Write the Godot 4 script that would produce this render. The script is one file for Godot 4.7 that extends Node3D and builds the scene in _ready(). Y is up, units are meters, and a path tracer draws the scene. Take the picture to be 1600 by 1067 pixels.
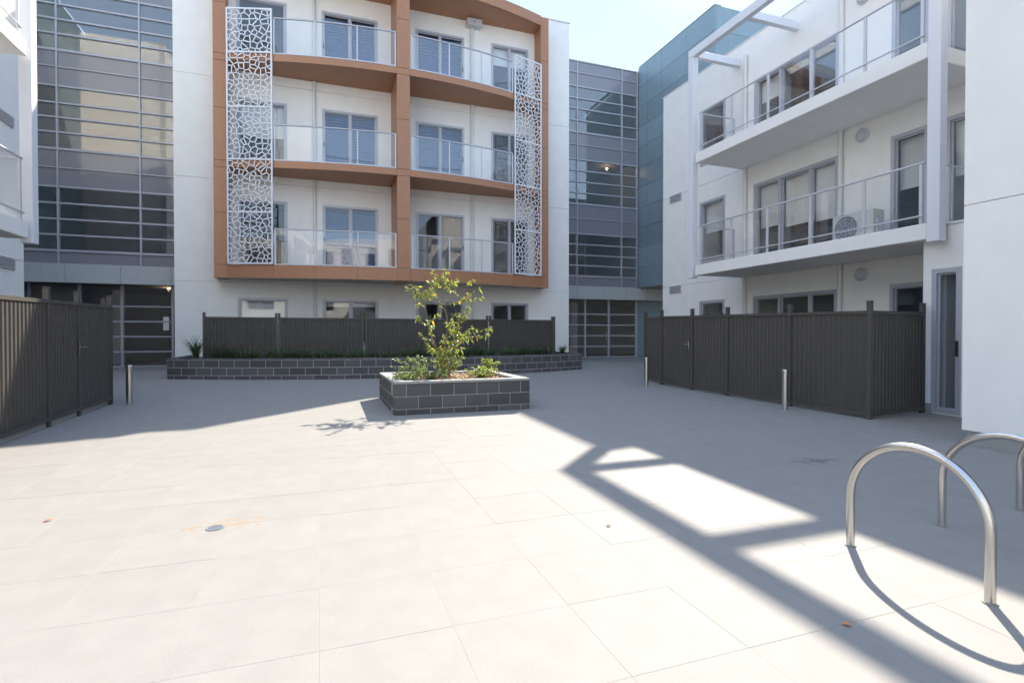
extends Node3D
# World: x = east (right), y = up, -z = north (into the courtyard). The paving rises 1.5 % to the north.
const SLOPE := 0.015
var M := {}
var cache := {}
var names := {}
var rng := RandomNumberGenerator.new()

func _ready():
	rng.seed = 7
	stage_light()
	make_materials()
	ground_and_paving()
	south_building()
	orange_bay_building()
	glass_links()
	teal_blocks()
	white_building_right()
	white_building_left()
	fences()
	planters()
	plants()
	furniture()

# ---------------------------------------------------------------- camera, sky, sun
func stage_light():
	var cam := Camera3D.new()
	cam.name = "camera"
	add_child(cam)
	cam.position = Vector3(0, 1.4, 0)
	cam.rotation = Vector3(deg_to_rad(-0.716), deg_to_rad(-19.654), 0)
	cam.fov = 64.84
	cam.far = 600.0
	cam.near = 0.05
	cam.current = true
	var sky_mat := ProceduralSkyMaterial.new()
	sky_mat.sky_top_color = lin(0.232, 0.325, 0.525)
	sky_mat.sky_horizon_color = lin(0.39, 0.53, 0.65)
	sky_mat.sky_curve = 0.36
	sky_mat.sky_energy_multiplier = 1.0
	sky_mat.ground_bottom_color = Color(0.45, 0.43, 0.40)
	sky_mat.ground_horizon_color = Color(0.75, 0.80, 0.85)
	sky_mat.sun_angle_max = 40.0
	sky_mat.sun_curve = 0.12
	var sky := Sky.new()
	sky.sky_material = sky_mat
	var env := Environment.new()
	env.background_mode = Environment.BG_SKY
	env.sky = sky
	env.background_energy_multiplier = 1.0
	env.tonemap_mode = Environment.TONE_MAPPER_LINEAR
	env.tonemap_exposure = 2.95
	env.sdfgi_enabled = true
	env.ssao_enabled = true
	env.ssil_enabled = true
	var we := WorldEnvironment.new()
	we.name = "environment"
	we.environment = env
	add_child(we)
	var sun := DirectionalLight3D.new()
	sun.name = "sun"
	add_child(sun)
	sun.look_at_from_position(Vector3(0.5278, 0.6565, -0.5389) * 40.0, Vector3.ZERO)
	sun.light_color = Color(1.0, 0.965, 0.905)
	sun.light_energy = 1.22
	sun.light_angular_distance = 0.55
	sun.shadow_enabled = true

# ---------------------------------------------------------------- materials
func lin(r: float, g: float, b: float, a := 1.0) -> Color:
	var c := Color(r, g, b, 1.0).linear_to_srgb()
	c.a = a
	return c

func noise_tex(seed_: int, freq: float, lo: float, hi: float, oct := 4, size := 512, tint := Color(1, 1, 1)) -> ImageTexture:
	var n := FastNoiseLite.new()
	n.seed = seed_
	n.frequency = freq
	n.fractal_octaves = oct
	var g := n.get_seamless_image(size, size)
	g.convert(Image.FORMAT_RGB8)
	var out := Image.create(size, size, false, Image.FORMAT_RGB8)
	for y in size:
		for x in size:
			var v: float = lerpf(lo, hi, g.get_pixel(x, y).r)
			out.set_pixel(x, y, Color(lerpf(tint.r, 1.0, v) * v, lerpf(tint.g, 1.0, v) * v, lerpf(tint.b, 1.0, v) * v))
	return ImageTexture.create_from_image(out)

func bump_tex(seed_: int, freq: float, oct := 3, size := 256) -> ImageTexture:
	var n := FastNoiseLite.new()
	n.seed = seed_
	n.frequency = freq
	n.fractal_octaves = oct
	return ImageTexture.create_from_image(n.get_seamless_image(size, size))

func mat(key: String, c: Color, rough := 0.7, metal := 0.0, tex: Texture2D = null, scale := 1.0) -> StandardMaterial3D:
	var m := StandardMaterial3D.new()
	m.resource_name = key
	m.albedo_color = c
	m.roughness = rough
	m.metallic = metal
	if tex:
		m.albedo_texture = tex
		m.uv1_triplanar = true
		m.uv1_world_triplanar = true
		m.uv1_scale = Vector3(scale, scale, scale)
	M[key] = m
	return m

func glass(key: String, c: Color, metal := 0.0) -> StandardMaterial3D:
	var m := mat(key, c, 0.02, metal)
	m.transparency = BaseMaterial3D.TRANSPARENCY_ALPHA
	m.metallic_specular = 0.5
	return m

func make_materials():
	var plaster := noise_tex(3, 0.012, 0.972, 1.0, 5)
	var w := mat("render", lin(0.87, 0.845, 0.80), 0.85, 0.0, plaster, 0.25)
	w.heightmap_enabled = true
	w.heightmap_texture = bump_tex(11, 0.12, 3)
	w.heightmap_scale = 0.08
	mat("render_grey", lin(0.60, 0.60, 0.60), 0.85, 0.0, plaster, 0.3)
	mat("core", lin(0.30, 0.30, 0.30), 0.9)
	mat("strip", lin(0.30, 0.30, 0.29), 0.8, 0.0, plaster, 0.7)
	var cop := noise_tex(5, 0.02, 0.955, 1.0, 4)
	mat("orange", lin(0.42, 0.20, 0.105), 0.42, 0.1, cop, 0.4)
	mat("under_shade", lin(0.15, 0.14, 0.13), 0.9)  # soffit grey, with the shade of the undersides put into its colour
	mat("aluminium", lin(0.46, 0.46, 0.50), 0.45, 0.2)
	mat("alu_light", lin(0.58, 0.58, 0.61), 0.4, 0.2)
	mat("white_metal", lin(0.74, 0.74, 0.76), 0.45)
	mat("pipe", lin(0.70, 0.69, 0.67), 0.5)
	mat("fascia", lin(0.50, 0.52, 0.515), 0.45, 0.0, cop, 0.5)
	for i in 3:
		var k: float = [1.0, 0.9, 1.1][i]
		mat("teal%d" % i, lin(0.22 * k, 0.30 * k, 0.335 * k), 0.35, 0.0, cop, 0.4)
	glass("window_glass", Color(0.30, 0.36, 0.42, 0.03))
	glass("link_glass", Color(0.40, 0.44, 0.46, 0.02), 0.0)
	glass("rail_glass", Color(0.62, 0.72, 0.74, 0.012), 0.0)
	var sp := mat("spandrel", lin(0.26, 0.25, 0.275), 0.06)
	sp.metallic_specular = 0.6
	mat("blind", lin(0.74, 0.76, 0.73), 0.9)
	mat("blind_sky_reflection", lin(0.045, 0.10, 0.28), 0.7)  # blue slats; the sky mirrored in the door glass is put into their colour
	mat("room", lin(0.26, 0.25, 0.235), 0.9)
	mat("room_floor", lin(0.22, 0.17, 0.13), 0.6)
	mat("black", lin(0.015, 0.015, 0.016), 0.5)
	mat("ac_casing", lin(0.58, 0.57, 0.53), 0.5)
	mat("grate", lin(0.20, 0.22, 0.25), 0.6)
	mat("louvre", lin(0.50, 0.50, 0.50), 0.6)
	mat("fence", lin(0.068, 0.061, 0.053), 0.5)
	mat("fence_post", lin(0.076, 0.069, 0.059), 0.45)
	var blk := noise_tex(21, 0.09, 0.72, 1.0, 4)
	for i in 4:
		var k: float = [1.0, 0.82, 1.18, 0.93][i]
		var b := mat("block%d" % i, lin(0.140 * k, 0.136 * k, 0.134 * k), 0.9, 0.0, blk, 2.5)
		b.heightmap_enabled = true
		b.heightmap_texture = bump_tex(31, 0.16, 3)
		b.heightmap_scale = 0.4
	mat("mortar", lin(0.38, 0.37, 0.355), 0.95)
	mat("cap", lin(0.42, 0.41, 0.39), 0.85, 0.0, noise_tex(22, 0.05, 0.85, 1.0, 4), 1.2)
	mat("soil", lin(0.09, 0.065, 0.045), 1.0)
	for i in 3:
		mat("mulch%d" % i, [lin(0.48, 0.33, 0.19), lin(0.36, 0.23, 0.12), lin(0.60, 0.47, 0.31)][i], 0.95)
	var st := mat("steel", lin(0.62, 0.60, 0.57), 0.26, 1.0)
	st.anisotropy_enabled = false
	mat("steel_dark", lin(0.25, 0.25, 0.25), 0.4, 1.0)
	# paving: honed stone tiles, speckled
	var speck := tile_texture()
	for i in 5:
		var k: float = [1.0, 0.985, 1.015, 0.992, 1.008][i]
		var t := mat("tile%d" % i, lin(0.318 * k, 0.305 * k, 0.288 * k), 0.72, 0.0, speck, 0.55)
		t.uv1_offset = Vector3(i * 0.37, 0, i * 0.21)
		t.metallic_specular = 0.35
	mat("joint", lin(0.30, 0.285, 0.262), 0.95)
	mat("earth", lin(0.20, 0.18, 0.15), 1.0)
	mat("bark", lin(0.20, 0.16, 0.12), 0.9)
	for k in [["leaf", 0.135, 0.17, 0.05], ["leaf_yellow", 0.42, 0.29, 0.05], ["shrub_leaf", 0.08, 0.115, 0.045], ["strap_leaf", 0.035, 0.062, 0.025]]:
		var l := mat(k[0], lin(k[1], k[2], k[3]), 0.42)
		l.backlight_enabled = true
		l.backlight = lin(k[1] * 2.4, k[2] * 2.3, k[3] * 1.3)
	mat("dry_leaf", lin(0.55, 0.20, 0.08), 0.7)
	mat("paper", lin(0.80, 0.82, 0.80), 0.7)
	mat("lamp_lens", lin(0.55, 0.56, 0.58), 0.25)
	var em := mat("glow", Color(1, 0.9, 0.75), 0.5)
	em.emission_enabled = true
	em.emission = Color(1, 0.88, 0.7)
	em.emission_energy_multiplier = 6.0

func stain_material(seed_: int, damp: bool) -> StandardMaterial3D:
	var n := FastNoiseLite.new()
	n.seed = seed_
	n.frequency = 0.035
	n.fractal_octaves = 4
	var im := Image.create(128, 128, false, Image.FORMAT_RGBA8)
	for y in 128:
		for x in 128:
			var d := Vector2(x - 64, y - 64).length() / 64.0
			var a := clampf((n.get_noise_2d(x, y) * 1.5 + 0.85 - d * 1.15) * 1.4, 0.0, 1.0) * (0.30 if damp else 0.26)
			var c := Color(0.36, 0.35, 0.30) if damp else Color(0.80, 0.64, 0.47)
			im.set_pixel(x, y, Color(c.r, c.g, c.b, a if d < 0.97 else 0.0))
	var m := StandardMaterial3D.new()
	m.resource_name = "stain%d" % seed_
	m.albedo_texture = ImageTexture.create_from_image(im)
	m.transparency = BaseMaterial3D.TRANSPARENCY_ALPHA
	m.roughness = 0.8
	return m

func tile_texture() -> ImageTexture:
	var size := 1024
	var a := FastNoiseLite.new()
	a.seed = 91
	a.frequency = 0.006
	a.fractal_octaves = 4
	var ia := a.get_seamless_image(size, size)
	var r := RandomNumberGenerator.new()
	r.seed = 5
	var out := Image.create(size, size, false, Image.FORMAT_RGB8)
	for y in size:
		for x in size:
			var v: float = 0.95 + 0.04 * ia.get_pixel(x, y).r + r.randf_range(-0.06, 0.02)
			if r.randf() < 0.02:
				v -= 0.10
			out.set_pixel(x, y, Color(v, v * 0.995, v * 0.985))
	return ImageTexture.create_from_image(out)

# ---------------------------------------------------------------- helpers
func V(e: float, n: float, h: float) -> Vector3:
	return Vector3(e, h, -n)

func gy(n: float) -> float:
	return SLOPE * n

func numbered(called: String) -> String:
	var k: int = names.get(called, 0)
	names[called] = k + 1
	return called if k == 0 else "%s_%03d" % [called, k]

func thing(called: String, label: String, category: String, at := Vector3.ZERO, group := "") -> Node3D:
	var o := Node3D.new()
	o.name = numbered(called)
	add_child(o)
	o.position = at
	o.set_meta("label", label)
	o.set_meta("category", category)
	if group != "":
		o.set_meta("group", group)
	return o

func part(parent: Node3D, called: String, at := Vector3.ZERO) -> Node3D:
	var o := Node3D.new()
	o.name = called
	parent.add_child(o, true)
	o.position = at - origin(parent)
	return o

func origin(n: Node) -> Vector3:
	var p := Vector3.ZERO
	while n != self:
		p += (n as Node3D).position
		n = n.get_parent()
	return p

func add_mesh(parent: Node3D, called: String, mesh: Mesh, m: Material, world_at: Vector3) -> MeshInstance3D:
	var o := MeshInstance3D.new()
	o.name = called
	o.mesh = mesh
	o.material_override = m
	parent.add_child(o, true)
	o.position = world_at - origin(parent)
	return o

func begin() -> SurfaceTool:
	var st := SurfaceTool.new()
	st.begin(Mesh.PRIMITIVE_TRIANGLES)
	return st

# commits a SurfaceTool whose vertices are world coordinates minus `at`
func done(st: SurfaceTool, parent: Node3D, called: String, m: Material, at := Vector3.ZERO) -> MeshInstance3D:
	return add_mesh(parent, called, st.commit(), m, at)

func quad(st: SurfaceTool, a: Vector3, b: Vector3, c: Vector3, d: Vector3, outward: Vector3):
	var n := (b - a).cross(c - a)
	if n.length_squared() < 1e-14:
		n = (c - a).cross(d - a)
	n = n.normalized()
	var pts := [a, b, c, a, c, d]
	if n.dot(outward) > 0.0:
		pts = [a, c, b, a, d, c]
	else:
		n = -n
	for p in pts:
		st.set_normal(n)
		st.add_vertex(p)

func tri(st: SurfaceTool, a: Vector3, b: Vector3, c: Vector3, outward: Vector3):
	var n := (b - a).cross(c - a).normalized()
	var pts := [a, b, c]
	if n.dot(outward) > 0.0:
		pts = [a, c, b]
	else:
		n = -n
	for p in pts:
		st.set_normal(n)
		st.add_vertex(p)

# plain box between two corners
func bx(st: SurfaceTool, p: Vector3, q: Vector3):
	var lo := Vector3(minf(p.x, q.x), minf(p.y, q.y), minf(p.z, q.z))
	var hi := Vector3(maxf(p.x, q.x), maxf(p.y, q.y), maxf(p.z, q.z))
	var c := [lo, hi]
	for ax in 3:
		for s in 2:
			var b := (ax + 1) % 3
			var d := (ax + 2) % 3
			var o := Vector3.ZERO
			o[ax] = -1.0 if s == 0 else 1.0
			var pts := []
			for k in [[0, 0], [1, 0], [1, 1], [0, 1]]:
				var v := Vector3.ZERO
				v[ax] = c[s][ax]
				v[b] = c[k[0]][b]
				v[d] = c[k[1]][d]
				pts.append(v)
			quad(st, pts[0], pts[1], pts[2], pts[3], o)

# chamfered box centred on the origin, shared between pieces of one size
func chbox(size: Vector3, c: float) -> Mesh:
	var key := "%.4f %.4f %.4f %.4f" % [size.x, size.y, size.z, c]
	if cache.has(key):
		return cache[key]
	var st := begin()
	var h := size * 0.5
	if c <= 0.0:
		bx(st, -h, h)
	else:
		for ax in 3:
			var b := (ax + 1) % 3
			var d := (ax + 2) % 3
			for s in [-1.0, 1.0]:
				var o := Vector3.ZERO
				o[ax] = s
				var pts := []
				for k in [[-1, -1], [1, -1], [1, 1], [-1, 1]]:
					var v := Vector3.ZERO
					v[ax] = s * h[ax]
					v[b] = k[0] * (h[b] - c)
					v[d] = k[1] * (h[d] - c)
					pts.append(v)
				quad(st, pts[0], pts[1], pts[2], pts[3], o)
			for s in [-1.0, 1.0]:
				for t in [-1.0, 1.0]:
					var o := Vector3.ZERO
					o[b] = s
					o[d] = t
					var pts := []
					for k in [[0, -1], [0, 1], [1, 1], [1, -1]]:
						var v := Vector3.ZERO
						v[ax] = k[1] * (h[ax] - c)
						v[b] = s * (h[b] if k[0] == 0 else h[b] - c)
						v[d] = t * (h[d] - c if k[0] == 0 else h[d])
						pts.append(v)
					quad(st, pts[0], pts[1], pts[2], pts[3], o)
		for sx in [-1.0, 1.0]:
			for sy in [-1.0, 1.0]:
				for sz in [-1.0, 1.0]:
					tri(st, Vector3(sx * h.x, sy * (h.y - c), sz * (h.z - c)), Vector3(sx * (h.x - c), sy * h.y, sz * (h.z - c)), Vector3(sx * (h.x - c), sy * (h.y - c), sz * h.z), Vector3(sx, sy, sz))
	cache[key] = st.commit()
	return cache[key]

# one box-shaped piece given by world ranges east, north, height
func piece(parent: Node3D, called: String, m: Material, e0: float, e1: float, n0: float, n1: float, h0: float, h1: float, c := 0.0) -> MeshInstance3D:
	var size := Vector3(absf(e1 - e0), absf(h1 - h0), absf(n1 - n0))
	return add_mesh(parent, called, chbox(size, c), m, V((e0 + e1) * 0.5, (n0 + n1) * 0.5, (h0 + h1) * 0.5))

# glazing unit: parallel glass faces, `faces` of them through its thickness
func glazing(parent: Node3D, m: Material, p: Dictionary, a0: float, a1: float, d0: float, d1: float, h0: float, h1: float, faces: int) -> MeshInstance3D:
	var at := pp(p, (a0 + a1) * 0.5, (d0 + d1) * 0.5, (h0 + h1) * 0.5)
	var st := begin()
	for k in faces:
		var d := lerpf(d0, d1, float(k) / (faces - 1))
		quad(st, pp(p, a0, d, h0) - at, pp(p, a1, d, h0) - at, pp(p, a1, d, h1) - at, pp(p, a0, d, h1) - at, pp(p, 0, 1, 0) - pp(p, 0, 0, 0))
	return done(st, parent, "pane", m, at)

# A wall plane: axis "N" or "E", its position, and which way (+1 / -1 along that axis) it faces.
func plane(axis: String, pos: float, out: float) -> Dictionary:
	return {"axis": axis, "pos": pos, "out": out}

func pp(p: Dictionary, a: float, d: float, h: float) -> Vector3:
	var q: float = p.pos + p.out * d
	return V(a, q, h) if p.axis == "N" else V(q, a, h)

func ppiece(parent: Node3D, called: String, m: Material, p: Dictionary, a0: float, a1: float, d0: float, d1: float, h0: float, h1: float, c := 0.0) -> MeshInstance3D:
	var u := pp(p, a0, d0, h0)
	var v := pp(p, a1, d1, h1)
	return add_mesh(parent, called, chbox((v - u).abs(), c), m, (u + v) * 0.5)

func pbx(st: SurfaceTool, p: Dictionary, at: Vector3, a0: float, a1: float, d0: float, d1: float, h0: float, h1: float):
	bx(st, pp(p, a0, d0, h0) - at, pp(p, a1, d1, h1) - at)

# wall with rectangular openings [a0, a1, h0, h1]; boxes d0..d1
func wall_mesh(st: SurfaceTool, p: Dictionary, at: Vector3, a0: float, a1: float, d0: float, d1: float, h0: float, h1: float, holes: Array):
	var hs := [h0, h1]
	for o in holes:
		for k in [o[2], o[3]]:
			if k > h0 and k < h1 and not hs.has(k):
				hs.append(k)
	hs.sort()
	for i in hs.size() - 1:
		var mid: float = (hs[i] + hs[i + 1]) * 0.5
		var cuts := []
		for o in holes:
			if o[2] < mid and o[3] > mid:
				cuts.append([o[0], o[1]])
		cuts.sort_custom(func(x, y): return x[0] < y[0])
		var from := a0
		for c in cuts:
			if c[0] > from:
				pbx(st, p, at, from, c[0], d0, d1, hs[i], hs[i + 1])
			from = maxf(from, c[1])
		if from < a1:
			pbx(st, p, at, from, a1, d0, d1, hs[i], hs[i + 1])

# a rendered wall: core plus outer skin in courses parted by shadow gaps at the given heights
func wall(parent: Node3D, m: Material, p: Dictionary, a0: float, a1: float, h0: float, h1: float, holes: Array, joints := [], splits := []):
	var at := pp(p, (a0 + a1) * 0.5, 0, h0)
	var core := begin()
	wall_mesh(core, p, at, a0, a1, -0.22, -0.03, h0, h1, holes)
	done(core, parent, "wall_core", M.render_grey, at)
	var hs := [h0] + joints + [h1]
	var as_ := [a0] + splits + [a1]
	for i in hs.size() - 1:
		for j in as_.size() - 1:
			var st := begin()
			var lo: float = hs[i] + (0.005 if i > 0 else 0.0)
			var hi: float = hs[i + 1] - (0.005 if i < hs.size() - 2 else 0.0)
			var l: float = as_[j] + (0.004 if j > 0 else 0.0)
			var r: float = as_[j + 1] - (0.004 if j < as_.size() - 2 else 0.0)
			wall_mesh(st, p, at, l, r, -0.03, 0.0, lo, hi, holes)
			done(st, parent, "wall_panel", m, at)

# framed glazing in an opening: frame, mullions, panes, blinds, lining of the room behind
func window(parent: Node3D, p: Dictionary, a0: float, a1: float, h0: float, h1: float, mullions := [], opt := {}):
	var at := pp(p, (a0 + a1) * 0.5, -0.05, h0)
	var o := part(parent, opt.get("name", "window"), at)
	var fw: float = opt.get("frame", 0.065)
	var st := begin()
	# outer trim, 12 mm proud of the wall
	pbx(st, p, at, a0 - 0.012, a0 + fw, -0.12, 0.012, h0, h1 + 0.012)
	pbx(st, p, at, a1 - fw, a1 + 0.012, -0.12, 0.012, h0, h1 + 0.012)
	pbx(st, p, at, a0 + fw, a1 - fw, -0.12, 0.012, h1 - fw, h1 + 0.012)
	pbx(st, p, at, a0 + fw, a1 - fw, -0.12, 0.012, h0, h0 + fw)
	for a in mullions:
		pbx(st, p, at, a - fw * 0.55, a + fw * 0.55, -0.11, -0.01, h0 + fw, h1 - fw)
	done(st, o, "frame", M.aluminium, at)
	var bars := [a0] + mullions + [a1]
	for i in bars.size() - 1:
		var l: float = bars[i] + (fw if i == 0 else fw * 0.55)
		var r: float = bars[i + 1] - (fw if i == bars.size() - 2 else fw * 0.55)
		var set_back: float = 0.05 + 0.03 * (i % 2)
		if opt.get("sash", true):
			var s := begin()
			var b := 0.028
			pbx(s, p, at, l, l + b, -set_back - 0.02, -set_back + 0.015, h0 + fw, h1 - fw)
			pbx(s, p, at, r - b, r, -set_back - 0.02, -set_back + 0.015, h0 + fw, h1 - fw)
			pbx(s, p, at, l + b, r - b, -set_back - 0.02, -set_back + 0.015, h1 - fw - b, h1 - fw)
			pbx(s, p, at, l + b, r - b, -set_back - 0.02, -set_back + 0.015, h0 + fw, h0 + fw + b)
			done(s, o, "sash", M.aluminium, at)
		glazing(o, M.window_glass, p, l + 0.005, r - 0.005, -set_back - 0.018, -set_back, h0 + fw + 0.005, h1 - fw - 0.005, 3)
		var drop: float = opt.get("blind", 0.0)
		var drops: Array = opt.get("blinds", [])
		if i < drops.size():
			drop = drops[i]
		if drop > 0.0:
			var top: float = h1 - fw
			var low: float = lerpf(top, h0 + fw, drop)
			if opt.get("slats", false):
				var sl := begin()
				var h := top
				while h > low + 0.03:
					var tilt := 0.012
					var q := [pp(p, l, -0.21 - tilt, h) - at, pp(p, r, -0.21 - tilt, h) - at, pp(p, r, -0.21 + tilt, h - 0.075) - at, pp(p, l, -0.21 + tilt, h - 0.075) - at]
					quad(sl, q[0], q[1], q[2], q[3], pp(p, 0, 1, 0) - pp(p, 0, 0, 0))
					h -= 0.1
				done(sl, o, "blind", M.blind_sky_reflection, at)
			else:
				ppiece(o, "blind", M.blind, p, l - 0.02, r + 0.02, -0.20, -0.195, low, top)
	if opt.get("handle", false):
		var hm: float = (bars[0] + 0.05) if opt.get("handle_first", true) else (bars[-1] - 0.05)
		ppiece(o, "handle", M.black, p, hm - 0.012, hm + 0.012, 0.013, 0.05, h0 + 0.95, h0 + 1.12, 0.004)
	# room behind: five inner faces
	var depth: float = opt.get("room", 2.2)
	var rm := begin()
	var x0: float = a0 - opt.get("margin", 0.14)
	var x1: float = a1 + opt.get("margin", 0.14)
	var y0 := h0 - 0.02
	var y1 := h1 + 0.25
	var t := 0.05
	pbx(rm, p, at, x0, x1, -depth - t, -depth, y0, y1)
	pbx(rm, p, at, x0 - t, x0, -depth, -0.23, y0, y1)
	pbx(rm, p, at, x1, x1 + t, -depth, -0.23, y0, y1)
	pbx(rm, p, at, x0, x1, -depth, -0.23, y1, y1 + t)
	pbx(rm, p, at, x0, x1, -depth, -0.23, y0 - t, y0)
	done(rm, o, "room_lining", M.room, at)
	return o

# quad of [position, normal] corners, wound to suit its normals
func smooth_quad(st: SurfaceTool, q: Array):
	for t in [[0, 1, 2], [0, 2, 3]]:
		var a: Vector3 = q[t[0]][0]
		var b: Vector3 = q[t[1]][0]
		var c: Vector3 = q[t[2]][0]
		var n := (b - a).cross(c - a)
		if n.length_squared() < 1e-16:
			continue
		var mean: Vector3 = q[t[0]][1] + q[t[1]][1] + q[t[2]][1]
		var order: Array = [t[0], t[2], t[1]] if n.dot(mean) > 0.0 else t
		for k in order:
			st.set_normal(q[k][1])
			st.add_vertex(q[k][0])

# swept round tube through points
func tube(st: SurfaceTool, pts: Array, r: float, sides := 12, closed_ends := true, radii := []):
	var rings := []
	var up := Vector3(0.31, 0.87, 0.23).normalized()
	for i in pts.size():
		var d: Vector3 = (pts[mini(i + 1, pts.size() - 1)] - pts[maxi(i - 1, 0)]).normalized()
		var u := up - d * up.dot(d)
		if u.length() < 0.05:
			u = Vector3(1, 0, 0) - d * d.x
		u = u.normalized()
		up = u
		var w := d.cross(u)
		var rr: float = radii[i] if i < radii.size() else r
		var ring := []
		for k in sides:
			var a := TAU * k / sides
			ring.append([pts[i] + (u * cos(a) + w * sin(a)) * rr, u * cos(a) + w * sin(a)])
		rings.append(ring)
	for i in pts.size() - 1:
		for k in sides:
			var k2 := (k + 1) % sides
			var q := [rings[i][k], rings[i][k2], rings[i + 1][k2], rings[i + 1][k]]
			smooth_quad(st, q)
	if closed_ends:
		for e in [0, pts.size() - 1]:
			var o: Vector3 = pts[0] - pts[1] if e == 0 else pts[-1] - pts[-2]
			for k in range(1, sides - 1):
				tri(st, rings[e][0][0], rings[e][k][0], rings[e][k + 1][0], o)

# lathe round the y axis: profile of [radius, y]
func lathe(st: SurfaceTool, prof: Array, at: Vector3, sides := 24, smooth := false):
	for i in prof.size() - 1:
		var a: Array = prof[i]
		var b: Array = prof[i + 1]
		var sl := Vector2(b[1] - a[1], a[0] - b[0]).normalized()
		for k in sides:
			var t0 := TAU * k / sides
			var t1 := TAU * (k + 1) / sides
			var d0 := Vector3(cos(t0), 0, sin(t0))
			var d1 := Vector3(cos(t1), 0, sin(t1))
			var q := []
			for v in [[d0, a], [d1, a], [d1, b], [d0, b]]:
				q.append([at + v[0] * v[1][0] + Vector3(0, v[1][1], 0), (v[0] * sl.x + Vector3(0, sl.y, 0)).normalized()])
			smooth_quad(st, q)

# ---------------------------------------------------------------- ground
func ground_and_paving():
	var st := begin()
	quad(st, Vector3(-250, -0.9, -250), Vector3(250, -0.9, -250), Vector3(250, -0.9, 250), Vector3(-250, -0.9, 250), Vector3.UP)
	var g := done(st, self, "ground", M.earth)
	g.set_meta("kind", "structure")
	g.set_meta("label", "flat earth beneath and around the courtyard")
	var pav := Node3D.new()
	pav.name = "paving"
	pav.set_meta("kind", "structure")
	pav.set_meta("label", "courtyard floor of square pale stone tiles")
	add_child(pav)
	pav.rotation.x = atan(SLOPE)
	var bed := begin()
	bx(bed, Vector3(-16, -0.5, -24.5), Vector3(18, -0.0009, 16))
	done(bed, pav, "mortar_bed", M.joint)
	var T := 0.592
	var gap := 0.0022
	var near := []
	var far := []
	var yaw := deg_to_rad(19.654)
	for i in range(-25, 29):
		for j in range(-30, 39):
			var e0 := -0.01 + i * T
			var n0 := 2.445 + j * T
			var ce := e0 + T * 0.5
			var cn := n0 + T * 0.5
			if ce < -15.5 or ce > 17.5 or cn > 24.0:
				continue
			var z := ce * sin(yaw) + cn * cos(yaw)
			var x := ce * cos(yaw) - cn * sin(yaw)
			var vis := z > 1.75 and absf(x) < z * 0.96 + 0.3 and not (ce > 7.6 and cn < 4.4) and ce > -3.6
			if vis:
				near.append([z, e0, n0])
			else:
				far.append([e0, n0])
	near.sort_custom(func(a, b): return a[0] < b[0])
	for k in range(300, near.size()):
		far.append([near[k][1], near[k][2]])
	var s := T - gap
	var mesh := chbox(Vector3(s, 0.024, s), 0.0006)
	for k in mini(300, near.size()):
		var c := Vector3(near[k][1] + T * 0.5, -0.012 + rng.randf_range(-0.0006, 0.0004), -(near[k][2] + T * 0.5))
		var t := MeshInstance3D.new()
		t.name = "tile"
		t.mesh = mesh
		t.material_override = M["tile%d" % rng.randi_range(0, 4)]
		pav.add_child(t, true)
		t.position = c
	var rest := begin()
	for f in far:
		var y := rng.randf_range(-0.0006, 0.0004)
		bx(rest, Vector3(f[0] + gap * 0.5, -0.02, -f[1] - gap * 0.5), Vector3(f[0] + T - gap * 0.5, y, -f[1] - T + gap * 0.5))
	var r := done(rest, pav, "far_tiles", M.tile0)
	r.set_meta("kind", "stuff")

# ---------------------------------------------------------------- building behind the camera, mirrored in the windows
func south_building():
	var b := thing("south_apartment_building", "sunlit white apartment block behind the viewer, mirrored in the windows", "building", V(0, -13, -0.3))
	var p := plane("N", -13.0, 1.0)
	var holes := []
	for f in 3:
		for k in 7:
			var e := -16.0 + k * 5.0
			holes.append([e, e + 2.2, f * 3.2 + 0.4, f * 3.2 + 2.6])
	wall(b, M.render, p, -20.0, 20.0, -0.6, 9.8, holes, [3.1, 6.3])
	for o in holes:
		window(b, p, o[0], o[1], o[2], o[3], [(o[0] + o[1]) * 0.5], {"sash": false, "room": 1.5})
	piece(b, "roof", M.render_grey, -20, 20, -24, -13.23, 9.5, 9.79)

# ---------------------------------------------------------------- the four-storey block with the orange bay
func arc(e: float) -> float:
	return 17.83 + 0.032 * (e - 2.6) * (e - 2.6)

func arc_strip(st: SurfaceTool, at: Vector3, e0: float, e1: float, d0: float, d1: float, h0: float, h1: float, n := 4):
	for k in n:
		var a := lerpf(e0, e1, float(k) / n)
		var b := lerpf(e0, e1, float(k + 1) / n)
		var f := [V(a, arc(a) + d0, h0) - at, V(b, arc(b) + d0, h0) - at, V(b, arc(b) + d0, h1) - at, V(a, arc(a) + d0, h1) - at]
		var r := [V(a, arc(a) + d1, h0) - at, V(b, arc(b) + d1, h0) - at, V(b, arc(b) + d1, h1) - at, V(a, arc(a) + d1, h1) - at]
		quad(st, f[0], f[1], f[2], f[3], V(0, -1, 0))
		quad(st, r[0], r[1], r[2], r[3], V(0, 1, 0))
		quad(st, f[3], f[2], r[2], r[3], Vector3.UP)
		quad(st, f[0], f[1], r[1], r[0], Vector3.DOWN)
		if k == 0:
			quad(st, f[0], f[3], r[3], r[0], V(-1, 0, 0))
		if k == n - 1:
			quad(st, f[1], f[2], r[2], r[1], V(1, 0, 0))

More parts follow.
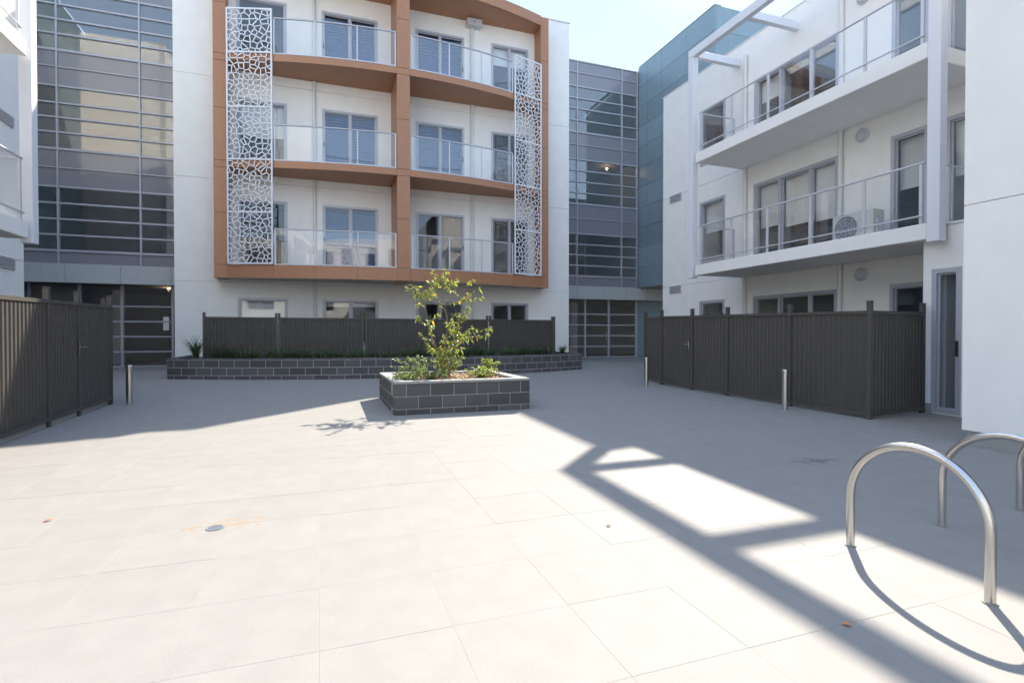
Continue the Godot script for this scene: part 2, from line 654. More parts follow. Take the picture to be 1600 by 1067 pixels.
# plate between the arc and the wall
func arc_plate(parent: Node3D, called: String, m: Material, e0: float, e1: float, inset: float, n1: float, h0: float, h1: float):
	var at := V((e0 + e1) * 0.5, n1, h0)
	var st := begin()
	var n := 8
	for k in n:
		var a := lerpf(e0, e1, float(k) / n)
		var b := lerpf(e0, e1, float(k + 1) / n)
		var lo := [V(a, arc(a) + inset, h0) - at, V(b, arc(b) + inset, h0) - at, V(b, n1, h0) - at, V(a, n1, h0) - at]
		var hi := [V(a, arc(a) + inset, h1) - at, V(b, arc(b) + inset, h1) - at, V(b, n1, h1) - at, V(a, n1, h1) - at]
		quad(st, lo[0], lo[1], lo[2], lo[3], Vector3.DOWN)
		quad(st, hi[0], hi[1], hi[2], hi[3], Vector3.UP)
		quad(st, lo[0], lo[1], hi[1], hi[0], V(0, -1, 0))
	quad(st, V(e0, arc(e0) + inset, h0) - at, V(e0, n1, h0) - at, V(e0, n1, h1) - at, V(e0, arc(e0) + inset, h1) - at, V(-1, 0, 0))
	quad(st, V(e1, arc(e1) + inset, h0) - at, V(e1, n1, h0) - at, V(e1, n1, h1) - at, V(e1, arc(e1) + inset, h1) - at, V(1, 0, 0))
	return done(st, parent, called, m, at)

func orange_bay_building():
	var b := thing("apartment_building", "white four-storey apartment block with a curved orange balcony bay", "building", V(2.5, 19.4, 0.29))
	var W := 19.4
	var p := plane("N", W, -1.0)
	var floors := [3.58, 6.82, 10.12]
	var cols := [[-2.5, -1.02, 1], [0.1, 1.92, 2], [3.27, 5.04, 2], [6.1, 7.58, 2]]
	var holes := []
	for c in cols:
		holes.append([c[0], c[1], 1.05, 2.6])
		for f in floors:
			holes.append([c[0], c[1], f, f + 2.22])
	wall(b, M.render, p, -4.29, 9.33, 0.2, 13.69, holes, [3.1, 6.38, 9.62])
	piece(b, "side_wall", M.render, -4.29, -4.07, W + 0.225, 32, 0.2, 13.69)
	piece(b, "side_wall", M.render, 9.11, 9.33, W + 0.225, 32, 0.2, 13.69)
	piece(b, "back_wall", M.render, -4.06, 9.1, 31.8, 32, 0.2, 13.6)
	piece(b, "roof", M.render_grey, -4.06, 9.1, W + 0.23, 31.79, 13.2, 13.5)
	piece(b, "parapet_cap", M.alu_light, -4.32, 9.36, W - 0.03, W + 0.28, 13.693, 13.72)
	for i in 4:
		var c: Array = cols[i]
		var mid := [] if (c[2] == 1) else [(c[0] + c[1]) * 0.5]
		window(b, p, c[0], c[1], 1.05, 2.6, mid, {"blinds": [[1.0], [0.12, 0.12], [0.0, 0.0], [0.0, 0.0]][i]})
		for k in 3:
			var f: float = floors[k]
			var opt := {"name": "sliding_door", "handle": i == 1 or i == 2, "handle_first": i == 1}
			if i == 1:
				opt.slats = true
				opt.blinds = [1.0, 1.0]
			elif i == 2 and k > 0:
				opt.slats = true
				opt.blinds = [0.95, 0.95]
			elif i == 3 and k == 2:
				opt.blinds = [0.3, 0.3]
			elif i == 0 and k == 1:
				opt.blind = 0.5
			window(b, p, c[0], c[1], f, f + 2.22, mid, opt)
	# orange frame: three upright fins
	for fin in [[-3.09, -2.73, 0.0], [2.39, 2.81, 0.0], [7.85, 8.17, 0.0]]:
		var fr := part(b, "fin", V((fin[0] + fin[1]) * 0.5, W, 3.17))
		var nf := minf(arc(fin[0]), arc(fin[1])) + 0.012
		if fin[0] < 0 or fin[0] > 5:
			nf = arc((fin[0] + fin[1]) * 0.5)
		piece(fr, "core", M.under_shade, fin[0] + 0.02, fin[1] - 0.02, nf + 0.02, W - 0.002, 3.19, 13.30)
		var hs := [3.17, 3.585, 5.20, 6.605, 6.82, 8.45, 9.905, 10.12, 11.7, 13.33]
		for k in hs.size() - 1:
			piece(fr, "cladding_panel", M.orange, fin[0], fin[1], nf, W - 0.003, hs[k] + 0.005, hs[k + 1] - 0.005, 0.003)
	# bottom fascia, curved, in panels
	var bay := part(b, "bottom_fascia", V(2.5, W, 3.17))
	for run in [[-2.73, -1.36, -0.12, 1.15, 2.39], [2.81, 4.15, 5.34, 6.6, 7.85]]:
		for k in run.size() - 1:
			var st := begin()
			var at := V(run[k], 18.0, 3.17)
			arc_strip(st, at, run[k] + 0.005, run[k + 1] - 0.005, 0.0, 0.03, 3.17, 3.58)
			done(st, bay, "cladding_panel", M.orange, at)
	# floors of the bay
	var halves := [[-2.725, 2.385], [2.815, 7.845]]
	for k in 3:
		var f: float = floors[k]
		for hf in halves:
			var bal := part(b, "balcony", V((hf[0] + hf[1]) * 0.5, W, f - 0.2))
			if k == 0:
				arc_plate(bal, "slab", M.fascia, hf[0], hf[1], 0.032, W - 0.003, 3.185, 3.56)
			else:
				arc_plate(bal, "slab", M.orange, hf[0], hf[1], 0.032, W - 0.003, f - 0.205, f - 0.02)
				var st := begin()
				var at := V(hf[0], 18.0, f - 0.21)
				arc_strip(st, at, hf[0] + 0.002, hf[1] - 0.002, 0.0, 0.03, f - 0.215, f - 0.0, 10)
				done(st, bal, "fascia", M.orange, at)
			arc_plate(bal, "floor_finish", M.cap, hf[0] + 0.01, hf[1] - 0.01, 0.06, W - 0.02, f - 0.018, f - 0.003)
			# white edge strip, glass, posts, handrail
			var at2 := V(hf[0], 18.0, f)
			var g0: float = -1.34 if hf[0] < 0 else 2.86
			var g1: float = 2.36 if hf[0] < 0 else 6.60
			var ed := begin()
			arc_strip(ed, at2, g0, g1, -0.012, 0.05, f + 0.002, f + 0.035, 8)
			done(ed, bal, "edge_strip", M.alu_light, at2)
			var hr := begin()
			arc_strip(hr, at2, g0, g1, -0.004, 0.046, f + 1.10, f + 1.135, 8)
			done(hr, bal, "handrail", M.aluminium, at2)
			var posts := [-1.32, -0.12, 1.15, 2.34] if hf[0] < 0 else [2.88, 4.15, 5.34, 6.58]
			for e in posts:
				piece(bal, "post", M.alu_light, e - 0.02, e + 0.02, arc(e) + 0.003, arc(e) + 0.045, f + 0.036, f + 1.099, 0.003)
			for j in posts.size() - 1:
				var gl := begin()
				arc_strip(gl, at2, posts[j] + 0.028, posts[j + 1] - 0.028, 0.018, 0.028, f + 0.045, f + 1.09, 4)
				done(gl, bal, "glass_panel", M.rail_glass, at2)
	# canopy
	for hf in halves:
		var cn := part(b, "canopy", V((hf[0] + hf[1]) * 0.5, W, 12.98))
		arc_plate(cn, "soffit", M.orange, hf[0], hf[1], 0.032, W - 0.003, 12.99, 13.28)
		var st := begin()
		var at := V(hf[0], 18.0, 13.0)
		arc_strip(st, at, hf[0] + 0.002, hf[1] - 0.002, 0.0, 0.03, 12.97, 13.33, 10)
		done(st, cn, "fascia", M.orange, at)
	# privacy screens
	privacy_screen(b, -2.70, -1.37, 101)
	privacy_screen(b, 6.64, 7.83, 202)
	# downpipes
	for e in [-0.16, 5.33]:
		var dp := part(b, "downpipe", V(e, W - 0.06, 0.7))
		for k in 4:
			var lo: float = [0.75, 3.59, 6.83, 10.13][k]
			var hi: float = [3.18, 6.6, 9.9, 12.97][k]
			if k == 3 and e > 0:
				hi = 12.72
			var st := begin()
			tube(st, [V(0, 0, lo) - V(0, 0, 0.7), V(0, 0, hi) - V(0, 0, 0.7)], 0.05, 14)
			done(st, dp, "pipe", M.pipe, V(e, W - 0.06, 0.7))
			if k < 3:
				var cl := begin()
				lathe(cl, [[0.05, -0.03], [0.062, -0.03], [0.062, 0.0], [0.05, 0.0]], Vector3.ZERO, 14)
				done(cl, dp, "collar", M.pipe, V(e, W - 0.06, hi - 0.02))
	var rh := part(b, "rainwater_head", V(5.38, W - 0.15, 12.7))
	piece(rh, "box", M.alu_light, 5.1, 5.66, W - 0.3, W - 0.002, 12.72, 12.965, 0.006)
	piece(rh, "overflow", M.black, 5.36, 5.4, W - 0.31, W - 0.301, 12.83, 12.87)

func privacy_screen(b: Node3D, e0: float, e1: float, seed_: int):
	var A := Vector2(e0, arc(e0) - 0.05)
	var B := Vector2(e1, arc(e1) - 0.05)
	var L := A.distance_to(B)
	var d := (B - A) / L
	var nrm := Vector2(-d.y, d.x)
	var hs := [3.62, 5.21, 6.84, 8.46, 10.14, 11.47]
	var at := V(A.x, A.y, 3.62)
	var scr := part(b, "privacy_screen", at)
	var P := func(u: float, h: float, t: float) -> Vector3:
		var q: Vector2 = A + d * u + nrm * t
		return V(q.x, q.y, h) - at
	var bar := func(st: SurfaceTool, a: Vector2, c: Vector2, w: float, t: float):
		var v := (c - a)
		if v.length() < 0.004:
			return
		v = v.normalized()
		var s := Vector2(-v.y, v.x) * w * 0.5
		a -= v * w * 0.3
		c += v * w * 0.3
		var k := [a + s, c + s, c - s, a - s]
		var f := []
		var r := []
		for q in k:
			f.append(P.call(q.x, q.y, -t))
			r.append(P.call(q.x, q.y, t))
		var out := V(nrm.x, nrm.y, 0)
		quad(st, f[0], f[1], f[2], f[3], -out)
		quad(st, r[0], r[1], r[2], r[3], out)
		var cen: Vector3 = (f[0] + r[2]) * 0.5
		for i in 4:
			var j := (i + 1) % 4
			quad(st, f[i], f[j], r[j], r[i], (f[i] + r[j]) * 0.5 - cen)
	var fr := begin()
	var w := 0.045
	for x in [w * 0.5, L - w * 0.5]:
		bar.call(fr, Vector2(x, hs[0]), Vector2(x, hs[-1]), w, 0.02)
	for h in hs:
		bar.call(fr, Vector2(w, h), Vector2(L - w, h), w, 0.018)
	done(fr, scr, "frame", M.white_metal, at)
	for k in hs.size() - 1:
		var r := RandomNumberGenerator.new()
		r.seed = seed_ + k * 17
		var pts := PackedVector2Array()
		var nx := 8
		var ny := 10 if k < 4 else 8
		for i in range(-1, nx + 1):
			for j in range(-1, ny + 1):
				pts.append(Vector2((i + 0.5 + r.randf_range(-0.46, 0.46)) * L / nx, lerpf(hs[k], hs[k + 1], (j + 0.5 + r.randf_range(-0.46, 0.46)) / ny)))
		var ids := Geometry2D.triangulate_delaunay(pts)
		var edges := {}
		var lat := begin()
		for t in ids.size() / 3:
			var v := [ids[t * 3], ids[t * 3 + 1], ids[t * 3 + 2]]
			var a := pts[v[0]]
			var c := pts[v[1]]
			var e := pts[v[2]]
			var D := 2.0 * (a.x * (c.y - e.y) + c.x * (e.y - a.y) + e.x * (a.y - c.y))
			if absf(D) < 1e-7:
				continue
			var cc := Vector2((a.length_squared() * (c.y - e.y) + c.length_squared() * (e.y - a.y) + e.length_squared() * (a.y - c.y)) / D, (a.length_squared() * (e.x - c.x) + c.length_squared() * (a.x - e.x) + e.length_squared() * (c.x - a.x)) / D)
			for q in 3:
				var i0: int = mini(v[q], v[(q + 1) % 3])
				var i1: int = maxi(v[q], v[(q + 1) % 3])
				var key := "%d_%d" % [i0, i1]
				if edges.has(key):
					var seg := clip(edges[key], cc, Rect2(0.03, hs[k] + 0.01, L - 0.06, hs[k + 1] - hs[k] - 0.02))
					if seg.size() == 2:
						bar.call(lat, seg[0], seg[1], r.randf_range(0.024, 0.034), 0.006)
				else:
					edges[key] = cc
		done(lat, scr, "lattice", M.white_metal, at)

func clip(a: Vector2, b: Vector2, r: Rect2) -> Array:
	var t0 := 0.0
	var t1 := 1.0
	var d := b - a
	for k in [[-d.x, a.x - r.position.x], [d.x, r.end.x - a.x], [-d.y, a.y - r.position.y], [d.y, r.end.y - a.y]]:
		var p: float = k[0]
		var q: float = k[1]
		if absf(p) < 1e-9:
			if q < 0.0:
				return []
		elif p < 0.0:
			t0 = maxf(t0, q / p)
		else:
			t1 = minf(t1, q / p)
	if t0 >= t1:
		return []
	return [a + d * t0, a + d * t1]

# ---------------------------------------------------------------- glazed links
func glass_links():
	var rows_l := [3.60, 4.02, 4.51, 5.0, 5.49, 6.0, 6.59, 7.17, 7.68, 8.14, 8.59, 9.11, 9.70, 10.22, 10.72, 11.17, 11.63, 12.1, 12.65, 13.3]
	var rows_r := [3.60, 4.07, 4.55, 5.03, 5.51, 5.99, 6.68, 7.34, 7.84, 8.34, 8.84, 9.34, 10.0, 10.57, 11.1, 11.63, 12.1, 12.63, 13.25, 13.77]
	var kinds := [0, 1, 1, 1, 1, 0, 0, 1, 1, 1, 1, 0, 0, 1, 1, 1, 1, 0, 0]
	link("glazed link building to the left of the orange bay, white notice on its door", 20.5, [-8.6, -7.66, -5.47, -4.30], rows_l, kinds, -8.75, -4.295, 21.0, [-8.6, -7.3, -6.15, -4.70], [-8.6, -7.45, -6.0, -4.6, -4.3], true)
	link("glazed link building between the white end wall and teal block", 22.0, [9.34, 10.99, 13.31, 14.17], rows_r, kinds, 9.335, 14.19, 22.3, [9.9, 11.56, 12.80, 14.3], [9.35, 10.95, 12.3, 13.5, 14.6, 15.6], false)

func link(label: String, N: float, cols: Array, rows: Array, kinds: Array, e0: float, e1: float, Nd: float, dcols: Array, fcols: Array, left: bool):
	var b := thing("glass_link_building", label, "building", V((e0 + e1) * 0.5, N, gy(N)))
	# glazing grid
	for i in cols.size():
		var w := 0.05
		var a: float = cols[i]
		if i == 0:
			a += 0.03
		elif i == cols.size() - 1:
			a -= 0.03
		piece(b, "mullion", M.aluminium, a - w * 0.5, a + w * 0.5, N - 0.02, N + 0.12, rows[0], rows[-1], 0.004)
	for k in rows.size():
		var heavy: bool = k > 0 and k < kinds.size() and kinds[k] == 1 and kinds[k - 1] == 0
		for i in cols.size() - 1:
			var hh: float = 0.075 if heavy else 0.055
			if k > 0 and k < kinds.size() and kinds[k] == 0 and kinds[k - 1] == 0:
				hh = 0.035
			var l: float = cols[i] + (0.055 if i == 0 else 0.025)
			var r: float = cols[i + 1] - (0.055 if i == cols.size() - 2 else 0.025)
			piece(b, "transom", M.aluminium, l, r, N - 0.012, N + 0.10, rows[k] - hh * 0.5, rows[k] + hh * 0.5, 0.004)
	for k in kinds.size():
		for i in cols.size() - 1:
			var o: MeshInstance3D
			if kinds[k] == 1:
				o = glazing(b, M.link_glass, plane("N", N, -1.0), cols[i] + 0.03, cols[i + 1] - 0.03, -0.055, -0.03, rows[k] + 0.01, rows[k + 1] - 0.01, 7)
			else:
				o = piece(b, "spandrel_panel", M.spandrel, cols[i] + 0.03, cols[i + 1] - 0.03, N + 0.03, N + 0.042, rows[k] + 0.01, rows[k + 1] - 0.01)
			o.rotation = Vector3(rng.randf_range(-0.0012, 0.0012), rng.randf_range(-0.0012, 0.0012), 0)
	# fascia band over the entrance
	for i in fcols.size() - 1:
		piece(b, "fascia_panel", M.fascia, fcols[i] + 0.005, fcols[i + 1] - 0.005, N - 0.12, N - 0.08, 3.02, 3.585, 0.003)
	piece(b, "fascia_core", M.under_shade, fcols[0] + 0.02, fcols[-1] - 0.02, N - 0.078, N + 0.3, 3.04, 3.57)
	piece(b, "soffit", M.under_shade, e0 - (2.2 if left else -0.01), (e1 - 0.01 if left else 18.6), N + 0.31, Nd + 5.0, 3.03, 3.3)
	# interior: floors, back wall, roof
	for f in [3.32, 6.35, 9.55]:
		piece(b, "floor_slab", M.room_floor, e0 + 0.02, e1 - 0.02, N + 0.2, N + 5.4, f + (0.0 if left else 0.1), f + 0.28)
	piece(b, "back_wall", M.room, e0 + 0.02, e1 - 0.02, N + 5.4, N + 5.6, 3.35, rows[-1])
	if left:
		piece(b, "west_wall", M.room, e0 - 0.2, e0, N + 0.05, N + 5.6, 0.2, rows[-1])
	piece(b, "roof", M.render_grey, e0 + 0.01, e1 - 0.01, N + 0.05, N + 5.6, rows[-1] + 0.03, rows[-1] + 0.06)
	for k in 3:
		var hb: float = [3.7, 6.95, 10.1][k]
		piece(b, "inner_door", M.under_shade, (cols[1] + cols[2]) * 0.5 - 0.5 + k * 0.2, (cols[1] + cols[2]) * 0.5 + 0.4 + k * 0.2, N + 5.33, N + 5.39, hb, hb + 2.05)
	# entrance glazing below
	var g := gy(Nd)
	var trs := [g + 0.03, g + 0.52, g + 1.02, g + 1.52, g + 2.02, 3.0]
	var first: int = 1 if left else 0
	for i in dcols.size():
		piece(b, "door_jamb", M.aluminium, dcols[i] - 0.04, dcols[i] + 0.04, Nd - 0.03, Nd + 0.06, g, 3.02, 0.004)
	for i in range(first, dcols.size() - 1):
		for k in trs.size() - 1:
			piece(b, "transom", M.aluminium, dcols[i] + 0.042, dcols[i + 1] - 0.042, Nd - 0.02, Nd + 0.05, trs[k] - 0.025, trs[k] + 0.025)
			glazing(b, M.link_glass, plane("N", Nd, -1.0), dcols[i] + 0.042, dcols[i + 1] - 0.042, -0.02, -0.01, trs[k] + 0.027, trs[k + 1] - 0.027, 3)
	if left:
		piece(b, "dark_wall", M.under_shade, e0 + 0.02, dcols[1] - 0.045, Nd, Nd + 0.1, g, 3.02)
		piece(b, "side_wall", M.render, -4.62, -4.297, Nd + 0.0, Nd + 0.25, g, 3.02)
		piece(b, "notice_sheet", M.paper, -4.98, -4.81, Nd - 0.01, Nd - 0.004, 1.55, 2.0)
	else:
		piece(b, "side_wall", M.teal1, dcols[-1] + 0.045, 17.0, Nd, Nd + 0.1, g, 3.02)
		piece(b, "door_pull", M.steel, 12.62, 12.66, Nd - 0.09, Nd - 0.05, 1.1, 1.5, 0.005)
	piece(b, "lobby_wall", M.room, e0 - 2.0, e1 + 4.0, Nd + 4.0, Nd + 4.2, g - 0.3, 3.1)
	piece(b, "lobby_wall", M.room, e1 + (0.0 if left else 3.0), e1 + (0.05 if left else 3.1), Nd + 0.2, Nd + 3.99, g - 0.3, 3.1)
	piece(b, "column", M.render_grey, (dcols[1] + dcols[2]) * 0.5 - 0.3, (dcols[1] + dcols[2]) * 0.5, Nd + 2.0, Nd + 2.3, g, 3.0)
	# one lit downlight
	var lp := V(-4.95, 21.6, 2.99) if left else V(13.2, 23.2, 9.5)
	var dl := begin()
	lathe(dl, [[0.0, 0.0], [0.045, 0.0], [0.045, 0.02], [0.0, 0.02]], Vector3.ZERO, 14)
	done(dl, b, "downlight", M.glow, lp)
	var li := OmniLight3D.new()
	li.name = "downlight_glow"
	b.add_child(li)
	li.position = lp + Vector3(0, -0.06, 0) - origin(b)
	li.light_color = Color(1, 0.88, 0.7)
	li.light_energy = 0.06
	li.light_size = 0.05
	li.omni_range = 8.0
	li.omni_attenuation = 2.0
	li.shadow_enabled = true

# ---------------------------------------------------------------- teal clad blocks
func teal_blocks():
	teal("teal panel clad block rising behind the white balcony building at right", 14.2, 26.0, 16.8, 22.0, 13.95, true)
	teal("teal panel clad block mirrored in the left glazed link", -18.0, -8.75, 15.6, 20.45, 13.4, false)

func teal(label: String, e0: float, e1: float, n0: float, n1: float, top: float, west: bool):
	var b := thing("teal_building", label, "building", V((e0 + e1) * 0.5, n0, 0.2))
	var lo := 3.6 if west else 0.2
	piece(b, "core", M.core, e0 + 0.05, e1 - 0.05, n0 + 0.05, (30.0 if west else n1), lo, top - 0.05)
	var rows := 11 if west else 12
	var f := plane("E", e0 if west else e1, -1.0 if west else 1.0)
	for r in rows:
		var a := lerpf(lo, top, float(r) / rows) + 0.006
		var c := lerpf(lo, top, float(r + 1) / rows) - 0.006
		var cuts := [n0, n0 + 1.7, n0 + 3.4, n1 - 0.75, n1]
		for k in 4:
			ppiece(b, "cladding_panel", M["teal%d" % ((r * 5 + k * 3) % 3)], f, cuts[k] + 0.006, cuts[k + 1] - 0.006, -0.045, 0.0, a, c)
		if west:
			for k in 4:
				piece(b, "cladding_panel", M["teal%d" % ((r * 2 + k) % 3)], e0 + 0.05 + k * 2.2, e0 + 2.24 + k * 2.2, n0, n0 + 0.045, a, c)
	if west:
		piece(b, "parapet_cap", M.fascia, e0 - 0.02, e0 + 0.3, n0 - 0.02, n1, top + 0.002, top + 0.03)

# ---------------------------------------------------------------- white balcony buildings
func balcony_block(b: Node3D, out: float, Ew: float, Eb: float, sh: float, top: float):
	# out: which way (east +1 / west -1) the balcony wall faces; sh: shift of everything along north
	var p := plane("E", Ew, out)
	var n_end := 15.52 + sh
	var wins := [[12.56, 13.62, []], [8.97, 11.45, [9.71, 10.61]], [7.06, 7.76, []], [6.0, 6.74, []]]
	var holes := []
	for f in 3:
		for w in wins:
			var h0: float = [0.25, 3.27, 6.22][f]
			var h1: float = [2.42, 5.42, 8.2][f]
			if w[0] == 12.56:
				h0 += 0.3
			if not (f == 0 and w[0] < 6.5):
				holes.append([w[0] + sh, w[1] + sh, h0, h1, w[2], f])
	wall(b, M.render, p, 4.34 + sh, n_end, 0.0, top, holes, [3.0, 5.96])
	var blinds := {0: [0.0, 0.0, 0.0], 1: [0.62, 0.6, 0.55], 2: [0.0, 0.0, 0.3]}
	for o in holes:
		var ms := []
		for m in o[4]:
			ms.append(m + sh)
		var opt := {"blinds": blinds[o[5]], "name": "sliding_door" if ms.size() else "window", "room": 2.4}
		if o[5] == 1 and ms.size() == 0:
			opt.blinds = [0.5]
		window(b, p, o[0], o[1], o[2], o[3], ms, opt)
	var back := Ew - out * 9.0
	piece(b, "end_wall", M.render, Ew - out * 0.225, back, n_end - 0.22, n_end, 0.0, top)
	piece(b, "back_wall", M.render, back, back - out * 0.2, 4.34 + sh, n_end, 0.0, top)
	piece(b, "roof", M.render_grey, Ew - out * 0.23, back, 4.34 + sh, n_end - 0.23, top - 0.35, top - 0.08)
	piece(b, "parapet_cap", M.white_metal, Ew + out * 0.02, Ew - out * 0.3, 4.34 + sh, n_end + 0.02, top + 0.003, top + 0.03)
	# balconies
	var nb := 11.84 + sh
	var ns := 6.05 + sh
	for k in 2:
		var h: float = [2.97, 5.94][k]
		var bal := part(b, "balcony", V(Eb, (nb + ns) * 0.5, h))
		ppiece(bal, "slab", M.render, plane("E", Eb, out), ns, nb, 0.0, -absf(Ew - Eb) + 0.003, h, h + 0.27, 0.012)
		var pf := plane("E", Eb, out)
		var fl := h + 0.27
		var posts := [11.66, 10.56, 9.43, 8.31, 7.16, 6.16]
		for n in posts:
			ppiece(bal, "post", M.alu_light, pf, n + sh - 0.025, n + sh + 0.025, -0.06, -0.02, fl + 0.002, fl + 0.99, 0.003)
		var t := begin()
		tube(t, [pp(pf, 6.10 + sh, -0.04, fl + 1.01), pp(pf, 11.74 + sh, -0.04, fl + 1.01)], 0.021, 10)
		done(t, bal, "handrail", M.alu_light)
		var t2 := begin()
		tube(t2, [pp(pf, 6.10 + sh, -0.005, fl + 0.13), pp(pf, 11.70 + sh, -0.005, fl + 0.13)], 0.014, 8)
		done(t2, bal, "bottom_rail", M.alu_light)
		for j in posts.size() - 1:
			ppiece(bal, "glass_panel", M.rail_glass, pf, posts[j + 1] + sh + 0.03, posts[j] + sh - 0.03, -0.045, -0.035, fl + 0.05, fl + 0.985)
		# north end return
		var t3 := begin()
		tube(t3, [pp(pf, 11.70 + sh, -0.06, fl + 1.0), pp(pf, 11.70 + sh, -1.15, fl + 1.0)], 0.018, 8)
		done(t3, bal, "return_rail", M.alu_light)
		ppiece(bal, "return_post", M.alu_light, pf, 11.675 + sh, 11.725 + sh, -1.16, -1.11, fl + 0.002, fl + 0.98)
		ppiece(bal, "return_glass", M.rail_glass, pf, 11.695 + sh, 11.705 + sh, -1.1, -0.07, fl + 0.05, fl + 0.975)
		var t4 := begin()
		tube(t4, [pp(pf, 6.06 + sh, -0.06, fl + 1.0), pp(pf, 6.06 + sh, -1.55, fl + 1.0)], 0.018, 8)
		done(t4, bal, "return_rail", M.alu_light)
		ppiece(bal, "return_glass", M.rail_glass, pf, 6.055 + sh, 6.065 + sh, -1.5, -0.07, fl + 0.05, fl + 0.975)
	# pergola frame: two posts, front beam, cross beams
	var pg := part(b, "pergola", V(Eb, (nb + ns) * 0.5, 2.92))
	var q := plane("E", Eb, out)
	for n in [11.93, 5.84]:
		ppiece(pg, "post", M.white_metal, q, n + sh, n + sh + 0.2, 0.02, -0.15, 2.92, 8.80, 0.006)
	ppiece(pg, "front_beam", M.white_metal, q, 5.84 + sh, 12.13 + sh, 0.02, -0.13, 8.805, 9.02, 0.006)
	for n in [11.93, 10.02, 7.9, 5.84]:
		ppiece(pg, "cross_beam", M.white_metal, q, n + sh + 0.02, n + sh + 0.16, -0.135, -absf(Ew - Eb) + 0.004, 8.82, 9.01, 0.006)
	# downpipes
	for n in [8.86, 11.72]:
		var dp := part(b, "downpipe", pp(p, n + sh, 0.06, 0.2))
		for k in 3:
			var st := begin()
			tube(st, [pp(p, n + sh, 0.06, [0.2, 3.245, 6.215][k]), pp(p, n + sh, 0.06, [2.965, 5.935, 9.0][k])], 0.05, 14)
			done(st, dp, "pipe", M.pipe)
	# louvred vents and round wall lamps
	for h in [2.76, 5.75]:
		var v := part(b, "vent", pp(p, 14.83 + sh, 0, h))
		ppiece(v, "vent_frame", M.louvre, p, 14.52 + sh, 15.13 + sh, 0.002, 0.02, h, h + 0.24, 0.003)
		for k in 5:
			ppiece(v, "slat", M.alu_light, p, 14.55 + sh, 15.10 + sh, 0.021, 0.045, h + 0.02 + k * 0.043, h + 0.043 + k * 0.043)
			ppiece(v, "slot", M.black, p, 14.56 + sh, 15.09 + sh, 0.0205, 0.022, h + 0.044 + k * 0.043, h + 0.062 + k * 0.043)
	for h in [2.70, 5.68, 8.62]:
		var lamp := part(b, "wall_lamp", pp(p, 8.38 + sh, 0, h))
		var s := begin()
		lathe(s, [[0.0, 0.001], [0.145, 0.001], [0.145, 0.035], [0.12, 0.05], [0.118, 0.05]], Vector3.ZERO, 24)
		var r := done(s, lamp, "ring", M.alu_light, pp(p, 8.38 + sh, 0, h))
		r.rotation.z = PI / 2 if out < 0 else -PI / 2
		var s2 := begin()
		lathe(s2, [[0.118, 0.045], [0.10, 0.075], [0.06, 0.09], [0.0, 0.095]], Vector3.ZERO, 24)
		var r2 := done(s2, lamp, "lens", M.lamp_lens, pp(p, 8.38 + sh, 0, h))
		r2.rotation.z = PI / 2 if out < 0 else -PI / 2

func white_building_right():
	var b := thing("white_apartment_building", "white three-storey building with glass balconies and pergola frame at right", "building", V(11, 10, 0.15))
	balcony_block(b, -1.0, 11.0, 9.4, 0.0, 9.40)
	# low projecting entrance with a tall glazed door
	var p := plane("E", 9.65, -1.0)
	var holes := [[5.68, 6.10, 0.11, 2.48]]
	wall(b, M.render, p, 4.36, 6.25, 0.0, 3.19, holes)
	piece(b, "entrance_side", M.render, 9.875, 10.99, 6.03, 6.25, 0.0, 3.19)
	piece(b, "ledge", M.white_metal, 9.62, 10.995, 4.36, 6.27, 3.193, 3.23, 0.004)
	window(b, p, 5.68, 6.10, 0.11, 2.48, [], {"name": "entrance_door", "handle": false, "room": 1.2, "margin": 0.08})
	piece(b, "door_handle", M.black, 9.60, 9.64, 5.70, 5.73, 1.05, 1.3, 0.004)
	piece(b, "base_strip", M.strip, 9.63, 9.649, 6.1, 6.26, 0.06, 0.25)
	# tall near wing at the right edge of the view
	var q := plane("E", 7.4, -1.0)
	wall(b, M.render, q, -9.0, 4.33, 0.24, 9.65, [], [2.97, 5.96], [3.2, -0.6])
	piece(b, "near_end_wall", M.render, 7.625, 16.0, 4.11, 4.33, 0.24, 9.65)
	piece(b, "base_strip", M.strip, 7.43, 16.0, -9.0, 4.30, -0.3, 0.238)
	piece(b, "near_roof", M.render_grey, 7.63, 16.0, -9.0, 4.10, 9.3, 9.6)
	piece(b, "near_back_wall", M.render, 7.625, 16.0, -9.0, -8.8, 0.24, 9.2)

func white_building_left():
	var b := thing("white_apartment_building", "white balcony building cut off at the left edge behind the fence", "building", V(-6.1, 9, 0.14))
	balcony_block(b, 1.0, -6.1, -4.5, -0.85, 13.6)

# ---------------------------------------------------------------- fences
func sheet(st: SurfaceTool, a: Vector2, b: Vector2, h0a: float, h0b: float, h1a: float, h1b: float, at: Vector3, nrm: Vector2):
	# trapezoid-ribbed metal sheet
	var L := a.distance_to(b)
	var n := int(round(L / 0.092))
	var d := (b - a) / L
	var pitch := L / n
	var prof := [[0.0, 0.0], [0.30, 0.0], [0.42, 0.015], [0.88, 0.015], [1.0, 0.0]]
	for k in n:
		for j in prof.size() - 1:
			var u0: float = (k + prof[j][0]) * pitch
			var u1: float = (k + prof[j + 1][0]) * pitch
			var q0: Vector2 = a + d * u0 + nrm * prof[j][1]
			var q1: Vector2 = a + d * u1 + nrm * prof[j + 1][1]
			var t0 := u0 / L
			var t1 := u1 / L
			quad(st, V(q0.x, q0.y, lerpf(h0a, h0b, t0)) - at, V(q1.x, q1.y, lerpf(h0a, h0b, t1)) - at, V(q1.x, q1.y, lerpf(h1a, h1b, t1)) - at, V(q0.x, q0.y, lerpf(h1a, h1b, t0)) - at, V(nrm.x, nrm.y, 0))

